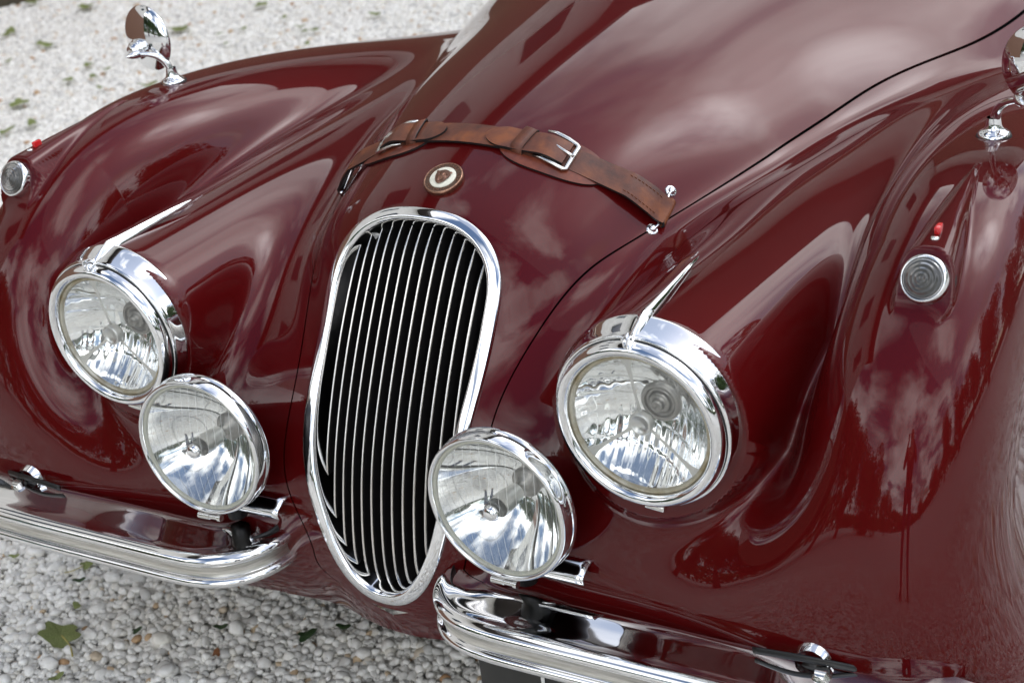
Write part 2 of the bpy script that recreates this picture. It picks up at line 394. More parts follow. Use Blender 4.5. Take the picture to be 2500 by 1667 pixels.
def tube_obj(name, pts, rad, material, parent, n=12, world=True):
    V, f = tube_vf(np.array(pts)-(np.array(CARL) if world else 0), rad, n)
    return mesh_obj(name, V, f, material, parent)
def curve3(pts, m=12):
    p = np.array(pts, float); L = np.concatenate([[0], np.cumsum(np.linalg.norm(np.diff(p, axis=0), axis=1))])
    u = np.linspace(0, L[-1], m*(len(p)-1)+1)
    return np.stack([cspline(L, p[:, k])(u) for k in range(3)], 1)
def box_bm(bm, c, size, rot=None, bevel=.0, seg=2):
    r = bmesh.ops.create_cube(bm, size=1.0); vs_ = r['verts']
    bmesh.ops.scale(bm, vec=size, verts=vs_)
    if bevel:
        ed = list({e for v in vs_ for e in v.link_edges})
        rb = bmesh.ops.bevel(bm, geom=ed, offset=bevel, segments=seg, affect='EDGES', profile=.5); vs_ = list({v for f in rb['faces'] for v in f.verts} | {v for v in vs_ if v.is_valid})
    if rot is not None: bmesh.ops.rotate(bm, cent=(0,0,0), matrix=rot, verts=vs_)
    bmesh.ops.translate(bm, vec=c, verts=vs_)
def box_obj(name, c, size, material, parent=None, rot=None, bevel=0.0, world=True, smooth=True):
    bm = bmesh.new(); cc = Vector(c)-CARL if (parent is car and world) else Vector(c)
    box_bm(bm, (0,0,0), size, rot, bevel)
    return bm_obj(name, bm, material, parent, smooth, loc=cc, sharp=35)

# ------------------------------------------------------------------ grille
def nose_pt(x, z):
    return surf_pt(x, z=z)
grille = tag(empty('grille', (0, 0, 0), car)); grille.location = Vector((0, .08, .57))-CARL; GL = np.array([0, .08, .57])
M_blade, nt, b = mat('vane_dark_reflection', (.03, .028, .028), .35, metal=.6)  # reflection of the dark grille interior is put into this colour
tt = np.linspace(0, 2*PI, 241)[:-1]
z0g, z1g, Ag, zmg, n1g, n2g = GR
ct, st = np.cos(tt), np.sin(tt); nn_ = np.where(ct > 0, n2g, n1g)
zo = np.where(ct > 0, zmg+(z1g-zmg)*np.abs(ct)**(2/nn_), zmg-(zmg-z0g)*np.abs(ct)**(2/nn_))
xo = Ag*np.sign(st)*np.abs(st)**(2/nn_)
# even spacing
pc = np.stack([xo, zo], 1); pc = np.concatenate([pc, pc[:1]]); L = np.concatenate([[0], np.cumsum(np.hypot(*np.diff(pc, axis=0).T))])
u = np.linspace(0, L[-1], 241)[:-1]; xo = np.interp(u, L, pc[:, 0]); zo = np.interp(u, L, pc[:, 1])
for _ in range(3): xo = (np.roll(xo, 1)+2*xo+np.roll(xo, -1))/4; zo = (np.roll(zo, 1)+2*zo+np.roll(zo, -1))/4
fr = [nose_pt(a, c) for a, c in zip(xo, zo)]
Pp = np.array([f[0] for f in fr]); Np = np.array([f[1] for f in fr])
T = np.roll(Pp, -1, 0)-np.roll(Pp, 1, 0); T /= np.linalg.norm(T, axis=1, keepdims=True)
cenv = np.array([0, .09, .60])
B = np.cross(T, Np); B /= np.linalg.norm(B, axis=1, keepdims=True); B *= np.sign(((cenv-Pp)*B).sum(1))[:, None]
prof = smooth_prof([(0,-.003),(.0005,.0018),(.0018,.0042),(.0045,.0055),(.0090,.0060),(.0140,.0056),(.0180,.0044),(.0200,.0012),(.0204,-.006),(.0204,-.022)], 4)
V = (Pp[:, None]+prof[None, :, :1]*B[:, None]+prof[None, :, 1:]*Np[:, None])-GL
k = len(prof); nO = len(Pp)
i = np.arange(nO)[:, None]*k+np.arange(k-1)[None]; j = ((np.arange(nO)+1) % nO)[:, None]*k+np.arange(k-1)[None]
mesh_obj('surround', V.reshape(-1, 3), np.stack([i, i+1, j+1, j], -1).reshape(-1, 4), M_chrome, grille)
M_vane, nt, b = mat('vane_chrome', (.72, .70, .66), .22, metal=1.0)
for q in range(-6, 7):
    x = q*.0166+.002
    zs = np.linspace(.30, .83, 200); ins = oval_w(zs, -.021) > abs(x)
    z_ = np.linspace(zs[ins].min()-.004, zs[ins].max()+.002, 44); vv = (z_-.57)/.25
    ye = .0624+.1126*vv+.0536*vv**2+.0119*vv**3
    yc = np.array([nose_pt(0., zz)[0][1] for zz in z_])
    t_ = 1-(x/.125)**2; y_ = ye+(yc-ye)*t_+.010
    # ends dip inwards a little
    e1 = np.clip((z_-z_[0])/.03, 0, 1); e2 = np.clip((z_[-1]-z_)/.03, 0, 1); y_ = y_+.005*(1-np.minimum(e1, e2))**2
    w_ = .0018*np.clip(np.minimum(e1, e2)*1.5+.35, 0, 1)
    dy = np.gradient(y_, z_); nrm = np.stack([-np.ones_like(dy), dy], 1); nrm /= np.linalg.norm(nrm, axis=1, keepdims=True)   # outward in (y, z)
    cs = [(-1, -.034), (-1, -.004), (-.7, -.0012), (0, 0), (.7, -.0012), (1, -.004), (1, -.034)]
    V = []
    for a, d in cs: V.append(np.stack([x+a*w_*(1 if d > -.02 else .5), y_+nrm[:, 0]*d, z_+nrm[:, 1]*d], 1))
    V = np.stack(V, 1)-GL; R_, C_n = V.shape[:2]
    o = mesh_obj('vane', V.reshape(-1, 3), grid_faces(R_, C_n), [M_vane, M_blade], grille)
    mi = np.array([1 if (p % (C_n-1)) in (0, 5) else 0 for p in range(len(o.data.polygons))], dtype=np.int32)
    o.data.polygons.foreach_set('material_index', mi); o.data.update()

# ------------------------------------------------------------------ headlamps
def glass_mat(name, tint=(1,1,1), ripple=0.0, rough=0.0):
    m = bpy.data.materials.new(name); m.use_nodes = True; nt = m.node_tree; nt.nodes.clear()
    o = N(nt, 'ShaderNodeOutputMaterial'); mx = N(nt, 'ShaderNodeMixShader'); tr = N(nt, 'ShaderNodeBsdfTransparent'); gl = N(nt, 'ShaderNodeBsdfGlossy')
    fr = N(nt, 'ShaderNodeFresnel', i_IOR=1.5); gm_ = N(nt, 'ShaderNodeNewGeometry'); ma = N(nt, 'ShaderNodeMath', operation='MULTIPLY_ADD'); ma.inputs[1].default_value = -.8333; ma.inputs[2].default_value = 1.5
    nt.links.new(gm_.outputs['Backfacing'], ma.inputs[0]); nt.links.new(ma.outputs[0], fr.inputs[0]); tr.inputs[0].default_value = (*tint, 1); gl.inputs['Roughness'].default_value = rough
    # pale dust film that also paints reflected sky brightness into the glass
    du = N(nt, 'ShaderNodeBsdfDiffuse'); du.inputs[0].default_value = (.78, .78, .75, 1); md_ = N(nt, 'ShaderNodeMixShader'); md_.inputs[0].default_value = .06
    nt.links.new(fr.outputs[0], mx.inputs[0]); nt.links.new(tr.outputs[0], md_.inputs[1]); nt.links.new(du.outputs[0], md_.inputs[2]); nt.links.new(md_.outputs[0], mx.inputs[1]); nt.links.new(gl.outputs[0], mx.inputs[2]); nt.links.new(mx.outputs[0], o.inputs[0])
    return m
M_glass = glass_mat('clear_lamp_glass', (.97, .98, .97))
M_refl, nt, b = mat('lamp_reflector', (.93, .94, .94), .05, metal=1.0)
M_bulb, nt, b = mat('bulb_hole', (.30, .29, .27), .35, metal=.8)
M_seal, nt, b = mat('yellowed_seal', (.42, .36, .23), .5)
noise_color(nt, b, (.30, .24, .13), (.55, .52, .42), 30)
M_satin, nt, b = mat('satin_metal', (.62, .62, .60), .32, metal=1.0)
def arc_prof(R, sag, n=12, d0=0.0):
    return [(R*k/n, d0-sag*(1-(k/n)**2)) for k in range(n+1)]
def reflector_vf(R, depth, r_hole, flute=0.0, step=0.0, nr=40, nt_=180, d0=.004):
    r = np.linspace(r_hole, R, nr); t = np.arange(nt_)*2*PI/nt_
    X = r[:, None]*np.cos(t)[None]; Z = r[:, None]*np.sin(t)[None]
    D = d0+depth*(1-(r[:, None]/R)**2)+0*X
    if flute:
        win = np.clip((r[:, None]/R-.28)/.12, 0, 1)*np.clip((.985-r[:, None]/R)/.05, 0, 1)
        low = np.clip((-Z/R+.05)/.2, 0, 1)*.8+.35
        ph = X/.0125; D = D+win*low*flute*(np.abs((ph % 1)-.5)*2-.5)
        ph2 = (Z+.3*X)/.028; D = D+win*step*((ph2 % 1)-.5)
    V = np.stack([X, D, Z], -1).reshape(-1, 3)
    i = np.arange(nr-1)[:, None]*nt_+np.arange(nt_)[None]; j = np.arange(nr-1)[:, None]*nt_+((np.arange(nt_)+1) % nt_)[None]
    return V, np.stack([i, j, j+nt_, i+nt_], -1).reshape(-1, 4)
def headlight(side):
    h = empty('headlight', (side*.4128, 0, .6757), None, rot=(.0209, 0, -.0018*side)); h.parent = car; h.location = Vector((side*.4128, 0, .6757))-CARL
    rim = smooth_prof([(.0905,.010),(.0915,.001),(.0930,-.0035),(.0965,-.0065),(.1010,-.0070),(.1050,-.0040),(.1078,.0015),(.1085,.006)], 4)
    lathe_obj('rim', rim, M_chrome, h, 128)
    rim2 = smooth_prof([(.1060,.012),(.1092,.0085),(.1118,.0090),(.1138,.014),(.1160,.024),(.1188,.034),(.1212,.042),(.1216,.047),(.1195,.050)], 4)
    lathe_obj('trim_ring', rim2, M_chrome, h, 128)
    lathe_obj('gasket', [(.104,.008),(.1085,.0065),(.110,.011)], M_black, h, 96)
    lathe_obj('seal', smooth_prof([(.0850,.0058),(.0875,.0022),(.0905,.0022),(.0920,.006)], 3), M_seal, h, 96)
    V, Fc = reflector_vf(.0885, .062, .015, .0011, .0016); mesh_obj('reflector', V, Fc, M_refl, h)
    lathe_obj('lens', arc_prof(.0885, .012, 14, .0015), M_glass, h, 96)
    lathe_obj('bulb_holder', smooth_prof([(.0001,.050),(.007,.049),(.0085,.056),(.013,.058),(.0145,.062),(.019,.062),(.0200,.058),(.024,.0585),(.026,.064)], 3), M_bulb, h, 48)
    # three-legged shield in front of the bulb
    lathe_obj('shield_cap', [(.0001,.006),(.0105,.0055),(.0108,.0045),(.0130,.0038),(.0145,.0055),(.0148,.016),(.013,.018)], M_satin, h, 48)
    for a in (95, 215, 322):
        a = math.radians(a); ca, sa = math.cos(a), math.sin(a); V = []
        for r, w, d in ((.013,.0028,.012),(.03,.0020,.010),(.06,.0022,.007),(.076,.0040,.0055),(.0865,.0085,.0045)):
            for q in (-1, 1): V.append((r*ca-q*w*sa, d, r*sa+q*w*ca))
        mesh_obj('shield_leg', V, [(2*i, 2*i+1, 2*i+3, 2*i+2) for i in range(4)], M_satin, h)
    # little clip below
    bm = bmesh.new(); box_bm(bm, (0,0,0), (.026,.012,.008), bevel=.002); o = bm_obj('rim_clip', bm, M_chrome_dull, h, loc=(.004,.016,-.1165)); o.rotation_euler = (0, .1, 0)
    # spear: a tapering blade from the rim back over the pod
    secs = []
    for y, w, hgt in ((-.0035,.0035,.003),(.004,.0045,.006),(.020,.0062,.010),(.042,.0085,.0145),(.060,.0085,.0135),(.10,.0068,.011),(.14,.0050,.0085),(.175,.0034,.006),(.20,.0018,.003),(.212,.0004,.0006)):
        x = .4128-.0083*max(y-.04, 0)/.17
        if y < .05: zb = .6757+(.1065 if y < 0 else .1085+.0125*min(y/.045, 1))-.0015
        else: zb = surf_pt(x, y=y)[0][2]-.0015+.0085*min((y-.05)/.16, 1)
        secs.append([(side*(x+a*w*1.12)-side*.4128, y, zb+b_*hgt*.72-.6757) for a, b_ in ((-1,-.4),(-.86,.35),(-.10,1),(.10,1),(.86,.35),(1,-.4))])
    V = [p for s_ in secs for p in s_]; n6 = 6
    Fc = [(i*n6+j, i*n6+j+1, (i+1)*n6+j+1, (i+1)*n6+j) for i in range(len(secs)-1) for j in range(n6-1)]+[tuple(range(6))]
    o = mesh_obj('spear', V, Fc, M_chrome, h); o.data.set_sharp_from_angle(angle=math.radians(38))
    bm = bmesh.new()
    for q in (-1, 1): box_bm(bm, (q*.0026, .0, .112), (.0022, .016, .013), Matrix.Rotation(q*.22, 3, 'Y'), bevel=.0006)
    bm_obj('spear_foot', bm, M_chrome, h, sharp=40)
headlight(1); headlight(-1)

# ------------------------------------------------------------------ spot lamps on the bumper
def spot_lamp(side, yaw, pitch):
    pos = Vector((side*.2352, -.0525, .5584))
    h = empty('spot_lamp', (0,0,0), car, rot=(-pitch, 0, -yaw)); h.location = pos-CARL
    lathe_obj('rim', smooth_prof([(.0925,.004),(.0935,-.0010),(.0955,-.0036),(.0980,-.0030),(.0998,.0012),(.1005,.009),(.0998,.016)], 4), M_chrome, h, 128)
    lathe_obj('rim_band', smooth_prof([(.0998,.015),(.1012,.018),(.1004,.024),(.098,.027)], 3), M_chrome, h, 128)
    lathe_obj('bowl', smooth_prof([(.0980,.023),(.085,.040),(.066,.058),(.045,.072),(.024,.082),(.0001,.086)], 5), M_black, h, 72)
    lathe_obj('seal', smooth_prof([(.0880,.0035),(.0900,.0008),(.0925,.0004),(.0940,.003)], 3), M_pale_seal, h, 96)
    lathe_obj('lens', arc_prof(.0915, .010, 14, .0005), M_fluted, h, 96)
    V, Fc = reflector_vf(.0915, .068, .014, .0, .0); mesh_obj('reflector', V, Fc, M_refl, h)
    lathe_obj('bulb_holder', smooth_prof([(.0001,.040),(.006,.041),(.0085,.052),(.010,.060),(.013,.063),(.018,.066),(.022,.072)], 3), M_bulb, h, 40)
    lathe_obj('bulb_cone', smooth_prof([(.0135,.005),(.0145,.014),(.0135,.030),(.0115,.046)], 3), M_satin, h, 40)
    lathe_obj('bullseye', smooth_prof([(.0001,-.0170),(.0065,-.0155),(.0105,-.0108),(.0110,-.0085)], 4), M_chrome, h, 40)
    lathe_obj('bullseye_ring', smooth_prof([(.0165,-.0098),(.0180,-.0108),(.0195,-.0092)], 3), M_glass, h, 48)
    V, f = tube_vf([(-.020,.0,-.1045),(-.0015,.0,-.1045),(-.001,.0,-.1045),(.0125,.0,-.1045),(.0128,.0,-.1045),(.018,.0,-.1045)], [.0048,.0048,.0036,.0036,.0052,.0052], 14)
    o = mesh_obj('clamp_screw', V, f, M_nickel, h); o.data.set_sharp_from_angle(angle=.6)
    # foot and stem
    f0 = Vector((side*.2352, .005, .5584-.095))
    tube_obj('spot_lamp_stem', [(f0.x, -.010, .475), (f0.x, -.008, .462), (f0.x, -.006, .45), (f0.x, -.006, .425)], [.024, .021, .016, .014], M_black, car, 20)
M_pale_seal, nt, b = mat('pale_seal', (.50, .50, .42), .45)
# fluted lens: transparent glass with fine vertical ribs
M_fluted = glass_mat('fluted_lamp_glass', (.95, .96, .95))
nt = M_fluted.node_tree; t = N(nt, 'ShaderNodeTexCoord'); sx = N(nt, 'ShaderNodeSeparateXYZ'); nt.links.new(t.outputs['Object'], sx.inputs[0])
mu = N(nt, 'ShaderNodeMath', operation='MULTIPLY'); mu.inputs[1].default_value = 1/.0125; nt.links.new(sx.outputs['X'], mu.inputs[0])
frc = N(nt, 'ShaderNodeMath', operation='FRACT'); nt.links.new(mu.outputs[0], frc.inputs[0])
lt = N(nt, 'ShaderNodeMath', operation='LESS_THAN'); lt.inputs[1].default_value = .075; nt.links.new(frc.outputs[0], lt.inputs[0])
mxs = N(nt, 'ShaderNodeMixShader'); dif = N(nt, 'ShaderNodeBsdfDiffuse'); dif.inputs[0].default_value = (.75, .76, .74, 1)
mm = N(nt, 'ShaderNodeMath', operation='MULTIPLY'); mm.inputs[1].default_value = .42; nt.links.new(lt.outputs[0], mm.inputs[0])
outn = [n for n in nt.nodes if n.type == 'OUTPUT_MATERIAL'][0]; old = outn.inputs[0].links[0].from_socket
nt.links.new(mm.outputs[0], mxs.inputs[0]); nt.links.new(old, mxs.inputs[1]); nt.links.new(dif.outputs[0], mxs.inputs[2]); nt.links.new(mxs.outputs[0], outn.inputs[0])
spot_lamp(1, .0444, .0062); spot_lamp(-1, -.0516, .054)

# ------------------------------------------------------------------ bumpers
M_bumper, nt, b = mat('bumper_chrome', (.80, .80, .80), .035, metal=1.0)
bump(nt, b, 9, .12, .006, 1.5)
def bumper(side):
    xs = .156 if side > 0 else .222
    path = np.array([(xs-.006, .045), (xs-.006, .012), (xs+.000, -.030), (xs+.016, -.050), (xs+.045, -.060), (xs+.10, -.063), (.42, -.063), (.60, -.062), (.68, -.061), (.745, -.054), (.768, -.030), (.770, -.004)])
    path[2:, 1] += .022 if side > 0 else .018
    L = np.concatenate([[0], np.cumsum(np.hypot(*np.diff(path, axis=0).T))]); u = np.linspace(0, L[-1], 240)
    px, py = cspline(L, path[:, 0])(u), cspline(L, path[:, 1])(u)
    tx, ty = np.gradient(px), np.gradient(py); l = np.hypot(tx, ty); nx, ny = ty/l, -tx/l          # outward
    pr = smooth_prof([(-.028,.402),(-.0275,.4090),(-.024,.4135),(-.018,.4148),(-.008,.4135),(.006,.4105),(.020,.4080),(.036,.4060),(.0470,.4048),(.0530,.4015),(.0565,.3960),(.0552,.3915),(.0515,.3885),(.0475,.3855),(.0455,.380),(.0455,.374),(.0480,.3695),(.0530,.3665),(.0560,.3625),(.0555,.3575),(.0500,.3525),(.0400,.3495),(.0280,.349)], 4)
    k = len(pr)
    # the inner end closes to a rounded tip
    V = np.stack([px[:, None]+nx[:, None]*pr[None, :, 0], py[:, None]+ny[:, None]*pr[None, :, 0], np.repeat(pr[None, :, 1], len(px), 0)], -1)
    V[..., 0] *= side
    o = mesh_obj('bumper', V.reshape(-1, 3)-np.array(CARL), grid_faces(len(px), k, side < 0), [M_bumper, M_dark], car)
    sm = o.modifiers.new('Solid', 'SOLIDIFY'); sm.thickness = .0022; sm.offset = -1; sm.material_offset = 1  # back faces coloured dark so the body mirrors less light from them
    # worn grey strip laid in the groove
    pr2 = np.array([(.0470,.3862),(.0462,.383),(.0459,.378),(.0462,.373),(.0476,.3698)]); pr2[:, 0] += .0008
    V2 = np.stack([px[:, None]+nx[:, None]*pr2[None, :, 0], py[:, None]+ny[:, None]*pr2[None, :, 0], np.repeat(pr2[None, :, 1], len(px), 0)], -1); V2[..., 0] *= side
    mesh_obj('bumper_strip', V2[6:].reshape(-1, 3)-np.array(CARL), grid_faces(len(px)-6, 5, side < 0), M_strip, car)
    # curved black iron behind the inner end
    pts = curve3([(side*(xs+.03), -.030, .392), (side*(xs-.02), -.028, .394), (side*(xs-.045), .015, .40), (side*(xs-.04), .06, .405)], 8)
    V, f = tube_vf(pts-np.array(CARL), np.repeat([[.0022, .014]], len(pts), 0), 10); mesh_obj('bumper_iron', V, f, M_black, car)
    # chrome ball mounting
    kx = .625
    tube_obj('mounting_stub', [(side*kx, .06, .405), (side*kx, -.03, .405)], .016, M_black, car, 16)
    lathe_obj('mounting_boss', smooth_prof([(.020,-.028),(.024,-.018),(.0265,-.006),(.0255,.004),(.021,.012),(.012,.017)], 4), M_chrome, car, 40).location = Vector((side*kx, -.004, .418))-CARL
    lathe_obj('mounting_nut', smooth_prof([(.0001,-.014),(.009,-.0125),(.0135,-.007),(.0145,.004)], 3), M_chrome_dull, car, 6, sharp=25).location = Vector((side*(kx+.015), -.035, .408))-CARL
    pts = curve3([(side*(kx-.07), -.034, .422), (side*(kx-.03), -.036, .427), (side*(kx+.02), -.030, .425), (side*(kx+.055), -.020, .418)], 6)
    V, f = tube_vf(pts-np.array(CARL), np.repeat([[.0018, .0050]], len(pts), 0), 10); mesh_obj('bumper_iron', V, f, M_black, car)
M_strip, nt, b = mat('worn_bumper_groove', (.66, .65, .60), .3, metal=1.0)
t = N(nt, 'ShaderNodeTexCoord'); mp = N(nt, 'ShaderNodeMapping'); mp.inputs['Scale'].default_value = (12, 12, 260); n = N(nt, 'ShaderNodeTexNoise', i_Scale=1.0, i_Detail=6.0, i_Roughness=.7)
r = N(nt, 'ShaderNodeValToRGB'); r.color_ramp.elements[0].position = .3; r.color_ramp.elements[0].color = (.36, .35, .31, 1); r.color_ramp.elements[1].position = .62; r.color_ramp.elements[1].color = (.74, .73, .69, 1)
nt.links.new(t.outputs['Object'], mp.inputs[0]); nt.links.new(mp.outputs[0], n.inputs['Vector']); nt.links.new(n.outputs['Fac'], r.inputs[0]); nt.links.new(r.outputs[0], b.inputs['Base Color'])
bumper(1); bumper(-1)
# folded chrome bracket plates under the spot lamps
def bracket(side):
    c = Vector((side*.262, .010, .456)) if side > 0 else Vector((-.215, .010, .452))
    prof_ = [(-.024,-.012),(-.0255,-.004),(-.022,.0005),(.020,.004),(.026,.000),(.027,-.028)]      # (y, z)
    prof_ = smooth_prof(prof_, 3)
    xs_ = np.linspace(-.052, .062, 10); V = np.stack([np.repeat(xs_[:, None], len(prof_), 1), np.repeat(prof_[None, :, 0], 10, 0), np.repeat(prof_[None, :, 1], 10, 0)], -1)
    o = mesh_obj('lamp_bracket', V.reshape(-1, 3), grid_faces(10, len(prof_)), M_chrome, car); o.location = c-CARL
    sm = o.modifiers.new('Solid', 'SOLIDIFY'); sm.thickness = .0025; sm.offset = 0
    lathe_obj('bracket_bolt', smooth_prof([(.0001,-.014),(.010,-.011),(.0145,-.002),(.0145,.006),(.001,.007)], 3), M_chrome, car, 24, rot=(-PI/2, 0, 0)).location = c+Vector((-.012, -.004, -.008))-CARL
bracket(1); bracket(-1)

# ------------------------------------------------------------------ sidelights
M_slens, nt, b = mat('sidelight_glass', (.085, .085, .08), .06, spec=.9)
b.inputs['Transmission Weight'].default_value = .35
M_red, nt, b = mat('red_telltale', (.62, .012, .015), .12, coat=1.0)
def sidelight(side):
    h = empty('sidelight', (0,0,0), car, rot=(-.464, 0, 0)); h.location = Vector((side*.7020, .1530, .8300))-CARL
    lathe_obj('rim', smooth_prof([(.0225,.000),(.0240,-.0025),(.0262,-.001),(.0278,.004),(.0286,.012),(.0284,.026)], 4), M_chrome, h, 72)
    pts = []
    for k in range(61):
        r = .0238*(1-k/60); ringw = .0006*math.cos(r/.0052*2*PI)
        pts.append((max(r, .0001), .0008-.0105*(1-(r/.0238)**2)**.6-ringw))
    lathe_obj('lens', pts, M_slens, h, 72)
    lathe_obj('socket', [(.0282,.014),(.030,.015),(.0305,.024)], M_rubber, h, 48)
    p, n = surf_pt(.7005, y=.214)
    q = Vector(n).to_track_quat('Z', 'Y')
    bm = bmesh.new(); box_bm(bm, (0,0,0), (.0066,.0155,.010), bevel=.0016)
    o = bm_obj('telltale', bm, M_red, h, sharp=40); o.location = Matrix.Rotation(.464, 3, 'X') @ (Vector((side*p[0], p[1], p[2]+.003))-Vector((side*.7020, .1530, .8300))); o.rotation_euler = (math.radians(30), 0, 0)
    p, n = surf_pt(.7012, y=.198)
    o = lathe_obj('screw', smooth_prof([(.0001,-.0022),(.004,-.0016),(.0052,.0004)], 3), M_nickel, h, 24, rot=(-PI/2+math.radians(20), 0, 0)); o.location = Matrix.Rotation(.464, 3, 'X') @ (Vector((side*p[0], p[1], p[2]))-Vector((side*.7020, .1530, .8300)))
sidelight(1); sidelight(-1)

# ------------------------------------------------------------------ wing mirrors
def wing_mirror(side):
    base = Vector((side*.6776, .510, surf_pt(.6776, y=.510)[0][2]))
    h = empty('wing_mirror', (0,0,0), car); h.location = base-CARL
    sg = side
    # foot, slim arm and joint
    lathe_obj('foot_gasket', [(.0001,-.004),(.0215,-.004),(.0222,-.0015),(.021,.0015),(.0001,.002)], M_rubber, h, 36, rot=(PI/2+math.radians(2), 0, 0)).location = (0, 0, .0005)
    lathe_obj('foot', smooth_prof([(.0205,.0),(.019,.004),(.013,.008),(.0095,.016),(.0085,.024)], 4), M_chrome, h, 36, rot=(PI/2, 0, 0)).scale = (1.0, 1, 1)
    hub = Vector((-.039, -.030, .054)) if side < 0 else Vector((.040, -.034, .060))
    pts = curve3([(0, 0, .015), (hub.x*.12, -.003, .032), (hub.x*.45, hub.y*.45, .048), (hub.x*1.0, hub.y, hub.z)], 8)
    V, f = tube_vf(pts, np.linspace(.0070, .0034, len(pts)), 16); mesh_obj('arm', V, f, M_chrome, h)
    ax = Vector((-.158, -.985, .03)).normalized() if side < 0 else Vector((-.156, -.988, -.018)).normalized()      # back of the head looks this way
    qd = (-ax).to_track_quat('Y', 'Z')
    c = Vector((-.045, .004, .070)) if side < 0 else Vector((.061, -.006, .092))
    prof_ = smooth_prof([(.0001,-.014),(.012,-.0135),(.030,-.0105),(.046,-.0045),(.0535,.0015),(.0550,.0055),(.0535,.0075),(.050,.0078)], 5)
    me_ = lathe(prof_, 96)
    V = np.array(me_[0]); M4 = qd.to_matrix(); V = (np.array(M4) @ V.T).T+np.array(c)
    mesh_obj('mirror_head', V, me_[1], M_chrome, h)
    V, Fc = lathe([(.0001,.0079),(.0505,.0079)], 64); mesh_obj('mirror_glass', (np.array(M4) @ V.T).T+np.array(c), Fc, M_chrome, h)
    for nm, pr in (('swivel', [(.0001,-.034),(.009,-.033),(.0125,-.028),(.0145,-.0245),(.0135,-.0225),(.0165,-.020),(.0175,-.015),(.0165,-.008)]),):
        V, Fc = lathe(smooth_prof(pr, 3), 48); off = M4 @ Vector((.004*side, 0, -.014)); mesh_obj(nm, (np.array(M4) @ V.T).T+np.array(c+off), Fc, M_chrome, h)
    V, Fc = lathe(smooth_prof([(.0001,-.020),(.0035,-.015),(.0062,-.006),(.0062,.004)], 3), 24); mesh_obj('swivel_cap', (np.array(Matrix.Rotation(.5*sg, 3, 'Z')) @ V.T).T+np.array(hub), Fc, M_chrome, h)
wing_mirror(1); wing_mirror(-1)

# ------------------------------------------------------------------ leather strap over the bonnet
M_leather, nt, b = mat('brown_leather', (.30, .085, .03), .42, spec=.4)
n_, r_1 = noise_color(nt, b, (.065, .024, .017), (.21, .066, .024), 24, 5, .62, .33, .66)
e = r_1.color_ramp.elements.new(.50); e.color = (.125, .040, .022, 1)
bump(nt, b, 220, .25, .001, 5)
M_leather2, nt, b = mat('dark_red_leather', (.13, .022, .012), .3, spec=.5)
noise_color(nt, b, (.09, .016, .010), (.19, .045, .02), 40, 4)
M_edge, nt, b = mat('black_leather_edge', (.010, .009, .009), .5)
M_thread, nt, b = mat('brown_thread', (.16, .05, .02), .7)
strap = empty('bonnet_strap', (0,0,0), car); SL = np.array([0, .35, .88]); strap.location = Vector(SL)-CARL
def yc(x): return .345+.8*x*x
SP = {}
def sp(x, y):
    key = (round(x, 4), round(y, 4))
    if key not in SP: SP[key] = surf_pt(x, y=y)
    return SP[key]
def ribbon(name, x0, x1, wfun, lift, th, material, n=50, edge=M_edge, yoff=0.0, m=9):
    xs_ = np.linspace(x0, x1, n); top, bot = [], []
    for x in xs_:
        wv = wfun(x); row_t, row_b = [], []
        for j in range(m):
            v = -1+2*j/(m-1); y = yc(x)+yoff+v*wv; pc_, nc = sp(x, yc(x)+yoff); p, nn = sp(x, y)
            lf = lift(x) if callable(lift) else lift
            crown = .0006*(1-v*v)
            base = np.array([x, y, p[2]])
            row_b.append(base+nc*lf); row_t.append(base+nc*(lf+th+crown))
        top.append(row_t); bot.append(row_b)
    top, bot = np.array(top), np.array(bot)
    V = np.concatenate([top.reshape(-1, 3), bot.reshape(-1, 3)])-SL; F1 = grid_faces(n, m); F2 = grid_faces(n, m, True, n*m)
    side_f = []
    for i in range(n-1):
        for j, fl in ((0, 0), (m-1, 1)):
            q = (i*m+j, (i+1)*m+j, n*m+(i+1)*m+j, n*m+i*m+j); side_f.append(q if fl else q[::-1])
    for i, fl in ((0, 0), (n-1, 1)):
        for j in range(m-1):
            q = (i*m+j, i*m+j+1, n*m+i*m+j+1, n*m+i*m+j); side_f.append(q[::-1] if fl else q)
    o = mesh_obj(name, V, np.concatenate([F1, F2, np.array(side_f)]), [material, edge], strap)
    mi = np.zeros(len(o.data.polygons), np.int32); mi[len(F1):] = 1; o.data.polygons.foreach_set('material_index', mi)
    o.data.set_sharp_from_angle(angle=math.radians(50)); return o
HW = .0190
def end_lift(x):
    a = abs(x); return .0015+.009*np.clip((a-.17)/.05, 0, 1)**2-.004*np.clip((a-.245)/.02, 0, 1)
ribbon('centre_strap', -.10, .10, lambda x: HW*.96, .0025, .0036, M_leather, 60)
